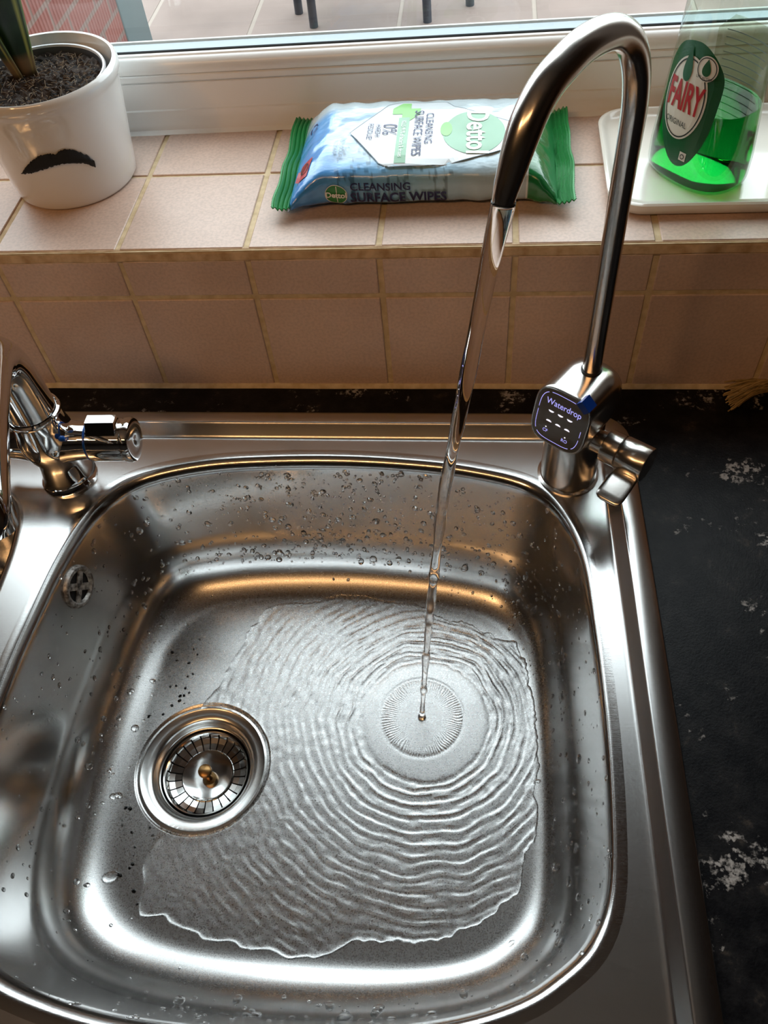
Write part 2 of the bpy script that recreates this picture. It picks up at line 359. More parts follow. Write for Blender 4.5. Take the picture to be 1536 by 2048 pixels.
struct(extr(sash_prof, WX0, WX1).build('window_sash', 'upvc_white', wroot, sharp=35))
struct(extr([(0.178, 1.97), (0.18, 2.006), (0.19, 2.012), (0.20, 2.006), (0.20, 1.97)], WX0, WX1).build('gasket', 'gasket_black', wroot))
struct(extr([(0.215, 1.93), (0.215, 1.975), (0.40, 1.975), (0.40, 1.93)], WX0, WX1).build('spacer_bar', 'spacer_grey', wroot, smooth=False))
struct(extr([(0.43, 1.86), (0.43, 1.982), (0.44, 1.988), (0.452, 1.982), (0.47, 1.90), (0.47, 1.86)], WX0, WX1).build('outer_bead', 'upvc_white', wroot))
g = MB(); g.add([wf(WX0, 0.205, 1.96), wf(WX1, 0.205, 1.96), wf(WX1, 0.205, WZ1), wf(WX0, 0.205, WZ1)], [(0, 1, 2, 3)])
g.add([wf(WX0, 0.42, 1.96), wf(WX1, 0.42, 1.96), wf(WX1, 0.42, WZ1), wf(WX0, 0.42, WZ1)], [(0, 1, 2, 3)])
struct(g.build('glass', 'window_glass', wroot, smooth=False))
sf = MB()
for a, b in ((WX0, WX0 + 0.75), (WX1 - 0.75, WX1)): sf.loft([[wf(x, y, z) for x, y in ((a, 0.05), (b, 0.05), (b, 0.8), (a, 0.8))] for z in (1.86, WZ1)])
sf.loft([[wf(x, y, z) for y, z in ((0.05, WZ1 - 0.75), (0.8, WZ1 - 0.75), (0.8, WZ1), (0.05, WZ1))] for x in (WX0, WX1)])
struct(sf.build('side_frame', 'upvc_white', wroot, smooth=False))
# caulk line at the foot of the frame
vs = []; ns = 300
for k in range(ns + 1):
    x = WX0 + (WX1 - WX0) * k / ns; q = abs(noise.noise(Vector((x * 4, 9, 0)))) * 0.012
    vs += [wf(x, 0.004, 1.432), wf(x, -0.012 - q, 1.412), wf(x, -0.03 - q, 1.399)]
struct(mk('trim_2', vs, [(3 * k + j, 3 * k + 3 + j, 3 * k + 4 + j, 3 * k + 1 + j) for k in range(ns) for j in range(2)], 'upvc_white'))

# ---- outside
ZG = -9.3
pat = MB(); pat.box((-60, 3.2, ZG - 0.6), (60, 90, ZG - 0.01), mi=1)
yy = 3.4; row = 0
while yy < 80:
    hrow = [7.8, 9.4, 6.8, 8.8][row % 4]; xx = -58 + (row * 3.1) % 6
    while xx < 58:
        wd = [5.9, 8.6, 5.2, 4.4][(rnd.randrange(4))]
        pat.box((xx + .09, yy + .09, ZG - 0.3), (xx + wd - .09, yy + hrow - .09, ZG + rnd.random() * 0.02), 0.0); xx += wd
    yy += hrow; row += 1
struct(pat.build('floor_patio', ['patio_stone', 'patio_joint'], smooth=False))
bw = thing('brick_wall', 'red brick garden wall seen through the window behind the plant pot', 'wall', (-9, 12, ZG))
MB().box((-12.2, 3.25, ZG), (-10.2, 26.2, 3.0)).build('brickwork', 'red_brick', bw, smooth=False)
tag(MB().box((-11.2, 26.2, ZG), (-10.15, 28.6, 3.0), 0.05).build('post', 'post_grey', loc=(-10.7, 27.3, ZG)), 'dark grey upright post at the end of the brick wall outside', 'post')
tag(MB().box((-60, 84, ZG), (60, 86, 2)).build('hedge', 'garden_green', loc=(0, 85, ZG)), 'green boundary hedge at the far end of the patio', 'hedge')
# garden chairs: only feet reach into the picture, built whole
def garden_chair(label, feet, top):
    cx = sum(f[0] for f in feet) / 4; cy = sum(f[1] for f in feet) / 4
    t = thing('garden_chair', label, 'chair', (cx, cy, ZG))
    for f in feet:
        MB().tube([(f[0], f[1], ZG + 0.02), (f[0] + (cx - f[0]) * .02, f[1] + (cy - f[1]) * .02, ZG + top)], 0.17, 12).build('leg', 'chair_metal', t)
    MB().box((cx - 2.4, cy - 2.3, ZG + top), (cx + 2.4, cy + 2.3, ZG + top + 0.35), 0.12).build('seat', 'chair_metal', t)
    m = MB()
    for k in range(5): m.tube([(cx - 2 + k, cy + 2.2, ZG + top + .3), (cx - 2 + k, cy + 2.8, ZG + top + 4.4)], 0.1, 8)
    m.tube([(cx - 2.2, cy + 2.8, ZG + top + 4.4), (cx + 2.2, cy + 2.8, ZG + top + 4.4)], 0.16, 10)
    m.build('backrest', 'chair_metal', t); return t
garden_chair('black metal garden chair standing on the patio beyond the window', [(-3.85, 29.4), (0.6, 29.4), (-4.63, 30.7), (2.21, 30.7)], 4.3)

# ================================================================== WORKTOP
RX = [(3.96, -0.33), (4.02, -3.16), (4.045, -4.59), (4.055, -5.35)]      # outer right edge of the sink
wt = MB(); xs = [(-20, 24)]
wt.box((-20, -0.44, -0.38), (24, 0.012, 0.0), 0.0)       # strip behind the sink
wt.box((3.90, -6.1, -0.38), (24, -0.44, 0.0), 0.0)       # right of it
wt.box((-20, -6.1, -0.38), (-6.2, -0.44, 0.0), 0.0)
wt.box((-6.2, -6.1, -0.38), (3.9, -5.2, 0.0), 0.0)
tag(wt.build('worktop', 'black_speckled_laminate', smooth=False, loc=(2, -3, -0.38)), 'black speckled laminate worktop around the steel sink', 'worktop')
cb = MB().box((-20, -5.8, -9), (24, -5.7, -0.38)).box((-20, -5.8, -8.0), (-19.8, 0, -0.38)).box((23.8, -5.8, -8), (24, 0, -.38))
tag(cb.build('base_cabinet', 'cabinet_dark', smooth=False, loc=(2, -3, -9)), 'dark base cabinet carrying the worktop', 'cabinet')

# ================================================================== SINK
sink = thing('sink', 'brushed stainless steel kitchen sink set into the black worktop', 'sink', (1.5, -2.8, 0.0))
RIM = [(-.26, -1.215), (-.032, -0.99), (.48, -.833), (1.1, -.771), (1.721, -.762), (2.333, -.807), (2.772, -.879), (3.159, -1.001), (3.379, -1.218), (3.538, -1.63), (3.596, -2.291), (3.62, -3.0), (3.606, -3.62), (3.562, -4.03), (3.448, -4.29), (3.254, -4.469), (3.042, -4.6), (2.7, -4.72), (2.2, -4.82), (1.6, -4.87), (1.1, -4.87), (.656, -4.835), (.193, -4.735), (-.1, -4.60), (-.33, -4.35), (-.47, -3.95), (-.53, -3.4), (-.535, -2.8), (-.51, -2.358), (-.465, -1.876), (-.385, -1.50)]
NR = 224
rim = [Vector((v.x, v.y)) for v in catmull([Vector((x, y, 0)) for x, y in RIM], NR)]
BC = Vector((1.54, -2.85)); FC = Vector((1.62, -2.79))
def sup(c, a, b, n, ang):
    ca, sa = math.cos(ang), math.sin(ang); r = (abs(ca / a) ** n + abs(sa / b) ** n) ** (-1 / n); return Vector((c.x + r * ca, c.y + r * sa))
flo = []
for v in rim:
    d = v - BC; flo.append(sup(FC, 1.58, 1.42, 4.2, math.atan2(d.y, d.x)))
ZD = -0.030; ZFL = -1.37
DC = Vector((0.60, -2.925)); DR = 0.55
def offset_loop(L, d):
    out = []; n = len(L)
    for i in range(n):
        t = (L[(i + 1) % n] - L[(i - 1) % n]).normalized(); nrm = Vector((t.y, -t.x))
        if nrm.dot(L[i] - BC) < 0 and abs(d) < 1: nrm = -nrm
        out.append(L[i] + nrm * d)
    return out
def bowl_ring(t, z): return [Vector((*(rim[i].lerp(flo[i], t)), z)) for i in range(NR)]
prof = []   # (t, z)
for k in range(9):      # convex rolled edge
    a = k / 8 * math.radians(80); prof.append((0.15 * math.sin(a) , ZD - 0.13 * (1 - math.cos(a))))
t_w0, z_w0 = prof[-1]
t_w1, z_w1 = 0.33, -0.85
for k in range(1, 12): prof.append((t_w0 + (t_w1 - t_w0) * k / 12, z_w0 + (z_w1 - z_w0) * k / 12))
for k in range(0, 19):
    a = k / 18 * math.pi / 2; prof.append((t_w1 + (1 - t_w1) * (1 - math.cos(a)), z_w1 + (ZFL - z_w1) * math.sin(a)))
rings = [[Vector((v.x, v.y, ZD)) for v in offset_loop(rim, 0.05)]]
rings += [bowl_ring(t, z) for t, z in prof]
drain = []
for v in flo:
    d = (v - DC).normalized(); drain.append(DC + d * DR)
for q in (.1, .2, .3, .45, .6, .75, .88, .95, .98, .995, 1.0):
    rings.append([Vector((*(flo[i].lerp(drain[i], q)), ZFL)) for i in range(NR)])
rings.append([Vector((*(DC + (drain[i] - DC) * 0.985), ZFL - 0.012)) for i in range(NR)])
rings.append([Vector((*(DC + (drain[i] - DC) * 0.955), ZFL - 0.016)) for i in range(NR)])
b_ = MB(); b_.loft(rings, True, (False, False)); b_.build('basin', 'basin_steel', sink, sharp=False)
# half bowl to the left
HB = Vector((-2.02, -2.38)); 
def hb(a_, b_h, z): return [Vector((*sup(HB, a_, b_h, 4.5, 2 * math.pi * k / 96), z)) for k in range(96)]
hr = [hb(1.24, 1.30, ZD), hb(1.20, 1.26, ZD), hb(1.175, 1.235, ZD - .02), hb(1.15, 1.21, ZD - .07), hb(1.05, 1.11, -.7), hb(0.95, 1.0, -.95), hb(.75, .8, -1.05), hb(0.1, .1, -1.07)]
MB().loft(hr, True, (False, True)).build('half_bowl', 'basin_steel', sink, sharp=False)
# deck: flat sheet with two holes
def deck_outer(ins):
    pts = []
    right = [(x - ins, y) for x, y in RX]; y0 = -0.34 - ins; y1 = -5.30 + ins; x0 = -6.3 + ins; r = max(0.30 - ins * 0.6, 0.08)
    xr0 = 3.965 - ins; 
    for k in range(9): a = math.pi / 2 - k / 8 * math.pi / 2; pts.append(Vector((xr0 - r + r * math.cos(a), y0 - r + r * math.sin(a))))
    for x, y in [(4.0, -2.0), (4.022, -3.16), (4.045, -4.59)]: pts.append(Vector((x - ins, y)))
    for k in range(9): a = -k / 8 * math.pi / 2; pts.append(Vector((4.05 - ins - r + r * math.cos(a), y1 + r + r * math.sin(a))))
    for k in range(9): a = -math.pi / 2 - k / 8 * math.pi / 2; pts.append(Vector((x0 + r + r * math.cos(a), y1 + r + r * math.sin(a))))
    for k in range(9): a = math.pi - k / 8 * math.pi / 2; pts.append(Vector((x0 + r + r * math.cos(a), y0 - r + r * math.sin(a))))
    return pts
ZB = 0.078
prof_o = [(0.0, 0.0), (0.006, 0.030), (0.018, 0.042), (0.155, ZB), (0.166, ZB - .003), (0.171, ZB - 0.008), (0.178, ZB - 0.018), (0.232, ZD + 0.020), (0.242, ZD + 0.008), (0.256, ZD + 0.001), (0.275, ZD), (0.30, ZD)]
orings = [[Vector((v.x, v.y, z)) for v in deck_outer(i_)] for i_, z in prof_o]
MB().loft(orings, True, (False, False)).build('border', 'sink_steel', sink, sharp=50)
bm = bmesh.new()
def loop_edges(L):
    vs_ = [bm.verts.new(v) for v in L]; return [bm.edges.new((vs_[i], vs_[(i + 1) % len(vs_)])) for i in range(len(vs_))]
ed = loop_edges(orings[-1]) + loop_edges(rings[0]) + loop_edges(hr[0])
bmesh.ops.triangle_fill(bm, edges=ed, use_beauty=True)
bm.normal_update()
for f in bm.faces:
    if f.normal.z < 0: f.normal_flip()
bm.verts.index_update()
mk('deck', [v.co.copy() for v in bm.verts], [[v.index for v in f.verts] for f in bm.faces], 'sink_steel', sink, smooth=False); bm.free()
# drain flange
zf = ZFL - 0.014
df = MB().lathe([(0.528, zf - 0.03), (0.53, zf - 0.004), (0.522, zf + 0.010), (0.505, zf + 0.012), (0.495, zf + 0.004), (0.45, zf + 0.002), (0.425, zf - 0.004), (0.405, zf - 0.018), (0.393, zf - 0.04), (0.388, zf - 0.07), (0.378, zf - 0.085), (0.366, zf - 0.09), (0.360, zf - 0.11), (0.355, zf - 0.32)], c=(DC.x, DC.y, 0), n=96)
df.build('drain_flange', 'flange_steel', sink)
MB().lathe([(0.355, zf - 0.32), (0.28, zf - 0.5), (0.001, zf - 0.5)], c=(DC.x, DC.y, 0), n=48).build('drain_pipe', 'dark_gap', sink)
MB().lathe([(0.56, zf - 0.02), (0.52, zf - 0.02)], c=(DC.x, DC.y, 0), n=96).build('gasket', 'black_rubber', sink)
# strainer plug (lifts out)
st = thing('sink_strainer', 'round slotted steel strainer plug with a brass centre stud in the drain', 'strainer', (DC.x, DC.y, zf - 0.25))
zs = zf - 0.105
MB().lathe([(0.346, zs - .02), (0.350, zs), (0.346, zs + 0.012), (0.336, zs + 0.008), (0.328, zs - 0.01)], c=(DC.x, DC.y, 0), n=72).build('rim', 'drain_steel', st)
ba = MB(); NS = 26
for k in range(NS):
    a0 = 2 * math.pi * (k + 0.08) / NS; a1 = 2 * math.pi * (k + 0.92) / NS; rr_ = [(0.328, zs - 0.01), (0.312, zs - 0.045), (0.27, zs - 0.06), (0.215, zs - 0.068)]
    for (r1, z1), (r2, z2) in zip(rr_, rr_[1:]):
        vs = []
        for a in (a0, (a0 + a1) / 2, a1):
            vs += [(DC.x + r1 * math.cos(a), DC.y + r1 * math.sin(a), z1), (DC.x + r2 * math.cos(a), DC.y + r2 * math.sin(a), z2), (DC.x + r2 * math.cos(a), DC.y + r2 * math.sin(a), z2 - .012), (DC.x + r1 * math.cos(a), DC.y + r1 * math.sin(a), z1 - .012)]
        ba.add(vs, [(0, 4, 5, 1), (4, 8, 9, 5), (3, 2, 6, 7), (7, 6, 10, 11), (0, 1, 2, 3), (8, 11, 10, 9)])
ba.lathe([(0.215, zs - 0.068), (0.212, zs - 0.055), (0.204, zs - 0.049), (0.19, zs - 0.052), (0.10, zs - 0.06), (0.001, zs - 0.062)], c=(DC.x, DC.y, 0), n=72)
ba.build('basket', 'drain_steel', st)
MB().lathe([(0.33, zs - .11), (0.001, zs - .13)], c=(DC.x, DC.y, 0), n=48).build('seal', 'black_rubber', st)
MB().lathe([(0.022, zs - 0.06), (0.022, zs + 0.0), (0.05, zs + 0.004), (0.056, zs + 0.02), (0.054, zs + 0.045), (0.04, zs + 0.056), (0.001, zs + 0.058)], c=(DC.x, DC.y, 0), n=32).build('stud', 'brass', st)
# bowl surface sampler
def bowl_pt(i, u):    # i float index round the rim, u 0..1 over wall profile
    i0 = int(i) % NR; i1 = (i0 + 1) % NR; f = i - int(i); R_ = rim[i0].lerp(rim[i1], f); F_ = flo[i0].lerp(flo[i1], f)
    k = u * (len(prof) - 1); k0 = min(int(k), len(prof) - 2); g_ = k - k0; t = prof[k0][0] * (1 - g_) + prof[k0 + 1][0] * g_; z = prof[k0][1] * (1 - g_) + prof[k0 + 1][1] * g_
    q = R_.lerp(F_, t); return Vector((q.x, q.y, z))
def bowl_nrm(i, u):
    a = bowl_pt(i + .7, u) - bowl_pt(i - .7 + NR, u); b = bowl_pt(i, min(u + .02, 1)) - bowl_pt(i, max(u - .02, 0)); n_ = a.cross(b).normalized()
    c = Vector((BC.x, BC.y, -0.3)) - bowl_pt(i, u)
    return n_ if n_.dot(c) > 0 else -n_
def rim_index(ang): 
    best = min(range(NR), key=lambda k: abs((math.atan2(rim[k].y - BC.y, rim[k].x - BC.x) - ang + math.pi) % (2 * math.pi) - math.pi)); return best
# overflow cover on the left wall
oi = min(range(NR), key=lambda k: (rim[k] - Vector((-.46, -1.86))).length)
oc = bowl_pt(oi, 0.29); on = bowl_nrm(oi, 0.30)
ov = MB().lathe([(0.172, -0.02), (0.172, 0.018), (0.160, 0.032), (0.138, 0.034), (0.125, 0.022), (0.12, 0.012)], c=oc, axis=on, n=48)
ot = Vector((0, 0, 1)); ot = (ot - on * ot.dot(on)).normalized(); os_ = on.cross(ot); ot, os_ = (ot + os_ * 0.75).normalized(), (os_ - ot * 0.75).normalized()
for ax_, l_ in ((ot, 0.13), (os_, 0.13)):
    other = os_ if ax_ is ot else ot
    vs = [oc + ax_ * (sa * l_) + other * (sb * 0.028) + on * (0.012 + sc_ * 0.012) for sa in (-1, 1) for sb in (-1, 1) for sc_ in (0, 1)]
    ov.add(vs, [(0, 1, 3, 2), (4, 6, 7, 5), (0, 4, 5, 1), (2, 3, 7, 6), (1, 5, 7, 3), (0, 2, 6, 4)])
ovo = ov.build('overflow_cover', 'limescale_steel', sink)
MB().lathe([(0.125, 0.006), (0.001, 0.006)], c=oc, axis=on, n=32).build('overflow_opening', 'dark_gap', sink)

# ================================================================== WATER
IMP = Vector((2.338, -2.418)); 
stream_pts = [(2.841, -1.760, 2.885), (2.832, -1.771, 2.83), (2.797, -1.817, 2.667), (2.755, -1.872, 2.419), (2.710, -1.931, 2.148), (2.660, -1.997, 1.852), (2.605, -2.068, 1.528), (2.548, -2.143, 1.169), (2.503, -2.200, 0.719), (2.455, -2.263, 0.217), (2.406, -2.330, -0.375), (2.366, -2.380, -0.945), (2.338, -2.418, ZFL + 0.012)]
SP = catmull([Vector(p_) for p_ in stream_pts], 240, closed=False)
rad = []
for k, p_ in enumerate(SP):
    s_ = k / 239; r = 0.050 * (1 - s_) ** 1.1 * 0.62 + 0.0185 + 0.006 * math.exp(-s_ * 20)
    r *= 1 + 0.10 * math.sin(k * 0.30) * min(1, s_ * 1.6) + 0.05 * math.sin(k * 0.13 + 1)
    if s_ > 0.55: r *= 1 + 0.30 * max(0, math.sin(k * 0.24)) ** 6
    if s_ > 0.985: r *= 1 + (s_ - 0.985) * 40
    rad.append(r)
tag(MB().tube(SP, rad, 28).build('water_stream', 'water', loc=(IMP.x, IMP.y, ZFL), sharp=False), 'thin clear stream of water falling from the curved steel spout into the bowl', 'water')
# sheet of water on the bowl floor
outl = [(2.338 + dx, -2.418 + dy) for dx, dy in []]
OUT = [(0, 0.93), (22.6, 0.954), (40.7, 1.04), (53.4, 0.958), (77.2, 0.93), (103.2, 1.106), (130.3, 1.45), (148.4, 1.76), (160, 1.72), (172, 1.74), (180, 1.85), (187.5, 2.0), (198, 2.1), (206, 2.2), (213, 2.42), (219.4, 2.56), (222.5, 2.40), (229.3, 2.286), (235.7, 2.123), (243.6, 2.022), (249.8, 1.933), (258.2, 1.72), (267.7, 1.671), (276.1, 1.654), (287.7, 1.599), (299.2, 1.502), (310.4, 1.306), (332.7, 1.03)]
def outr(deg):
    deg %= 360; m = len(OUT)
    for k in range(m):
        a, ra = OUT[k]; b, rb = OUT[(k + 1) % m]; b2 = b if b > a else b + 360
        if a <= deg < b2 or a <= deg + 360 < b2:
            dd = deg if deg >= a else deg + 360; t = (dd - a) / (b2 - a); t = t * t * (3 - 2 * t); r = ra * (1 - t) + rb * t; break
    th = math.radians(deg); return r + 0.035 * noise.noise(Vector((math.cos(th) * 9, math.sin(th) * 9, 3))) + 0.02 * noise.noise(Vector((math.cos(th) * 30, math.sin(th) * 30, 7)))
def ripple(x, y):
    dx, dy = x - IMP.x, y - IMP.y; r = math.hypot(dx, dy); th = math.atan2(dy, dx)
    h = 0.010
    if r < 0.33: h += -0.004 + 0.0024 * math.sin(th * 90 + 6 * noise.noise(Vector((dx * 12, dy * 12, 0)))) * max(0, (r - 0.16) / 0.16)
    h += 0.0045 * math.exp(-((r - 0.33) / 0.018) ** 2)
    wob = 0.020 * noise.noise(Vector((math.cos(th) * 3, math.sin(th) * 3, r * 1.2))) + 0.008 * noise.noise(Vector((math.cos(th) * 10, math.sin(th) * 10, 1)))
    rj = 0.50 + wob + 0.03 * math.cos(th + 0.6)
    h += 0.0075 / (1 + math.exp(-(r - rj) / 0.010)) + 0.004 * math.exp(-((r - rj - 0.025) / 0.016) ** 2)
    if r > rj + 0.02:
        q = r - rj + 1.6 * wob + 0.030 * noise.noise(Vector((x * 3.5, y * 3.5, 2)))
        amp = 0.0048 * math.exp(-q * 0.75) * min(1, q * 12) * (0.55 + 0.9 * abs(noise.noise(Vector((x * 2.3, y * 2.3, 8)))) + 0.35)
        h += amp * (math.sin(q * 2 * math.pi / 0.074 + 2.6 * noise.noise(Vector((x * 4, y * 4, 6)))) + 0.55 * math.sin(q * 2 * math.pi / 0.043 + 4 * noise.noise(Vector((x * 5, y * 5, 4)))))
        h += 0.0040 * noise.noise(Vector((x * 15, y * 15, 1))) + 0.0014 * noise.noise(Vector((x * 40, y * 40, 5)))
    return h
NTH, DRR = 520, 0.0125
vs = []; idx = {}; fs = []
nrm_ = int(2.6 / DRR)
outs = [outr(360 * k / NTH) for k in range(NTH)]
cols_n = 170
for j in range(cols_n + 1):
    for k in range(NTH):
        th = 2 * math.pi * k / NTH; R_ = outs[k]; r = 0.02 + (R_ - 0.02) * (j / cols_n)
        x = IMP.x + r * math.cos(th); y = IMP.y + r * math.sin(th)
        dd = math.hypot(x - DC.x, y - DC.y); e = (R_ - r)
        h = ripple(x, y); h = h * min(1, math.sqrt(max(e, 0) / 0.035)) + 0.0004
        z = ZFL + h
        if dd < 0.56:
            z = ZFL + 0.004 + h * 0.5 - 0.0
        vs.append((x, y, z)); idx[(j, k)] = len(vs) - 1
for j in range(cols_n):
    for k in range(NTH):
        q = [idx[(j, k)], idx[(j + 1, k)], idx[(j + 1, (k + 1) % NTH)], idx[(j, (k + 1) % NTH)]]
        c = [sum(vs[i][a] for i in q) / 4 for a in (0, 1)]
        if math.hypot(c[0] - DC.x, c[1] - DC.y) > 0.50: fs.append(q)
tag(mk('water_puddle', vs, fs, 'water', loc=(IMP.x, IMP.y, ZFL), sharp=False), 'rippled sheet of water spreading over the bowl floor towards the drain', 'water')
# droplets
def dome(p_, n_, r, el=1.0, down=None, h=0.45):
    n_ = n_.normalized(); a = (down - n_ * down.dot(n_)) if down is not None else n_.orthogonal()
    if a.length < 1e-4: a = n_.orthogonal()
    a.normalize(); b = n_.cross(a); vs = []; fs = []; A, Bn = 10, 4
    irr = rnd.random() * 6
    for j in range(Bn):
        ph = j / Bn * math.pi / 2
        for k in range(A):
            t = 2 * math.pi * k / A; rr = r * math.cos(ph) * (1 + 0.12 * math.sin(2 * t + irr)); ex = el if math.cos(t) < 0 else 1.0
            vs.append(p_ + a * (rr * math.cos(t) * ex) + b * (rr * math.sin(t)) + n_ * (r * h * math.sin(ph)))
    vs.append(p_ + n_ * r * h); top = len(vs) - 1
    for j in range(Bn - 1):
        for k in range(A): fs.append((j * A + k, j * A + (k + 1) % A, (j + 1) * A + (k + 1) % A, (j + 1) * A + k))
    for k in range(A): fs.append(((Bn - 1) * A + k, (Bn - 1) * A + (k + 1) % A, top))
    fs.append(tuple(range(A - 1, -1, -1)))
    return vs, fs
DN = Vector((0, 0, -1))
fine = MB()
i_back = rim_index(math.pi / 2); i_left = rim_index(math.pi); i_right = rim_index(0); i_front = rim_index(-math.pi / 2)
def spray(n, ic, spread, u0, u1, r0, r1):
    for _ in range(n):
        i = (ic + rnd.gauss(0, spread)) % NR; u = u0 + (u1 - u0) * rnd.random(); r = r0 + (r1 - r0) * rnd.random() ** 3
        v, f = dome(bowl_pt(i, u), bowl_nrm(i, u), r, 1 + rnd.random() * .5, DN); fine.add(v, f)
spray(950, i_back, 17, 0.20, 0.74, 0.007, 0.027); spray(260, i_right, 24, 0.12, 0.85, 0.006, 0.022)
spray(220, i_left, 24, 0.15, 0.9, 0.006, 0.022); spray(160, i_front, 26, 0.15, 0.8, 0.006, 0.022)
spray(160, (i_back + i_right) / 2 if abs(i_back - i_right) < NR / 2 else 0, 10, 0.4, 0.95, 0.006, 0.016)
for _ in range(90):
    x = rnd.uniform(-0.02, 0.35); y = rnd.uniform(-4.2, -1.6)
    if math.hypot(x - DC.x, y - DC.y) < 0.58: continue
    v, f = dome(Vector((x, y, ZFL)), Vector((0, 0, 1)), rnd.uniform(.006, .018), 1); fine.add(v, f)
o = fine.build('water_spray', 'water', loc=(1.5, -2.8, -1), sharp=False); o['kind'] = 'stuff'; tag(o, 'fine spray of tiny water droplets all over the steel bowl walls', 'water')
def big_drop(place, label, group):
    pass
def add_drop(p_, n_, r, el, label, group, down=DN):
    v, f = dome(p_, n_, r, el, down, 0.5); o = mk('water_drop', v, f, 'water', loc=tuple(p_), sharp=False); tag(o, label, 'water drop', group)
for _ in range(26):
    i = (i_back + rnd.uniform(-30, 30)) % NR; u = rnd.uniform(0.30, 0.72)
    add_drop(bowl_pt(i, u), bowl_nrm(i, u), rnd.uniform(.018, .034), 1.5, 'larger clear water drop clinging to the back wall of the sink bowl', 'drops on the back bowl wall')
for _ in range(14):
    i = (i_front + rnd.uniform(-34, 34)) % NR; u = rnd.uniform(0.5, 0.85)
    add_drop(bowl_pt(i, u), bowl_nrm(i, u), rnd.uniform(.026, .044), 1.9, 'larger clear water drop on the front curve of the sink bowl', 'drops on the front bowl curve')
for _ in range(14):
    i = (i_right + rnd.uniform(-30, 30)) % NR; u = rnd.uniform(0.45, 0.95)
    add_drop(bowl_pt(i, u), bowl_nrm(i, u), rnd.uniform(.018, .036), 1.6, 'larger clear water drop on the right side of the sink bowl', 'drops on the right bowl wall')
for _ in range(12):
    i = (i_left + rnd.uniform(-30, 30)) % NR; u = rnd.uniform(0.6, 0.97)
    add_drop(bowl_pt(i, u), bowl_nrm(i, u), rnd.uniform(.018, .036), 1.5, 'larger clear water drop on the left side of the sink bowl', 'drops on the left bowl wall')

def fidx(x, y): return min(range(NR), key=lambda k: (rim[k] - Vector((x, y))).length)
i_ = fidx(1.98, -4.86); add_drop(bowl_pt(i_, .66), bowl_nrm(i_, .66), .050, 2.6, 'long pointed water drop, tallest on the front curve of the bowl', 'large single drops')
add_drop(Vector((0.06, -3.80, ZFL)), Vector((0, 0, 1)), .052, 1.6, 'oval water drop on the bowl floor left of the rippled sheet, below the drain', 'large single drops', Vector((-1, -.5, 0)))
add_drop(Vector((3.06, -4.06, ZFL)), Vector((0, 0, 1)), .048, 1.5, 'oval water drop at the front right corner of the bowl floor', 'large single drops', Vector((1, .3, 0)))
# ================================================================== FILTER TAP
H_ = Vector((-.607, -.795, 0)); SD = Vector((0.82, -0.573, 0)).normalized(); PS = Vector((.795, -.607, 0)); Z_ = Vector((0, 0, 1))
TB = Vector((3.455, -0.925, ZD))
ft = thing('filter_tap', 'brushed nickel drinking water filter tap with lit display and gooseneck spout', 'tap', tuple(TB))
MB().lathe([(0.235, 0.0), (0.235, 0.012), (0.215, 0.02), (0.212, 0.03), (0.212, 0.60), (0.20, 0.62), (0.1, 0.62)], c=TB, n=64).build('base', 'brushed_nickel', ft)
HC = Vector((3.49, -0.90, 0.79))      # head centre on spout axis
def sq(c, ax1, ax2, a, b, n, cnt=64): 
    out = []
    for k in range(cnt):
        t = 2 * math.pi * k / cnt; ca, sa = math.cos(t), math.sin(t); r = (abs(ca / a) ** n + abs(sa / b) ** n) ** (-1 / n); out.append(c + ax1 * (r * ca) + ax2 * (r * sa))
    return out
TLT = math.radians(14)                 # display face leans back
fn_ = (H_ * math.cos(TLT) + Z_ * math.sin(TLT)); fup = (Z_ * math.cos(TLT) - H_ * math.sin(TLT))
hr_ = []
FCn = HC + H_ * 0.30 + Z_ * 0.0
AH, BH = 0.222, 0.232
for s_, k_, n_ in ((-0.20, .60, 2.6), (-0.19, .75, 2.6), (-0.165, .87, 2.8), (-0.12, .95, 3.0), (-0.06, .99, 3.0), (0.0, 1.0, 3.2)): hr_.append(sq(HC + H_ * s_, PS, Z_, AH * k_, BH * k_, n_))
for d_, k_ in ((-0.03, 1.0), (-0.008, 0.995), (0.0, 0.97)): hr_.append(sq(FCn + fn_ * d_, PS, fup, AH * k_, BH * k_ , 3.6))
MB().loft(hr_, True, (True, True)).build('head', 'brushed_nickel', ft, sharp=50)
def dface(x, y, d=0.004): return FCn + fn_ * d + PS * x + fup * y
dp = MB().loft([sq(FCn + fn_ * 0.0, PS, fup, AH * .93, BH * .93, 3.8), sq(FCn + fn_ * 0.004, PS, fup, AH * .92, BH * .92, 3.8)], True, (False, True)).build('display', 'panel_black', ft, sharp=50)
dl = lambda x, y: dface(x, y, 0.0065)
text_part('display_text', 'Waterdrop', 0.066, 'lit_violet', dp, lambda x, y: dl(x + .010, y + 0.110), sx=0.92, bold=0.0)
text_part('display_text', 'CF', 0.036, 'lit_violet', dp, lambda x, y: dl(x - .085, y - 0.125))
text_part('display_text', 'RO', 0.036, 'lit_violet', dp, lambda x, y: dl(x + .075, y - 0.135))
def arcbar(cx, cy, up_):
    vs = []; fs = []
    for k in range(9):
        t = math.pi * k / 8; x = 0.022 * math.cos(t); y = 0.013 * math.sin(t) * (1 if up_ else -1); vs += [dl(cx + x, cy + y), dl(cx + x, cy)]
        if k < 8: fs.append((2 * k, 2 * k + 1, 2 * k + 3, 2 * k + 2))
    return vs, fs
dd_ = MB()
for cx in (-0.075, 0.0, 0.075):
    for cy, u_ in ((0.045, False), (-0.045, True)):
        v, f = arcbar(cx, cy, u_); dd_.add(v, f)
for cx, cy in ((-.085, -.095), (.075, -.105)):
    dd_.add([dl(*q) for q in ell(cx, cy, .0055, .0055, 10)], [tuple(range(10))])
dd_.build('display_digits', 'lit_white', dp, smooth=False)
ln = MB()
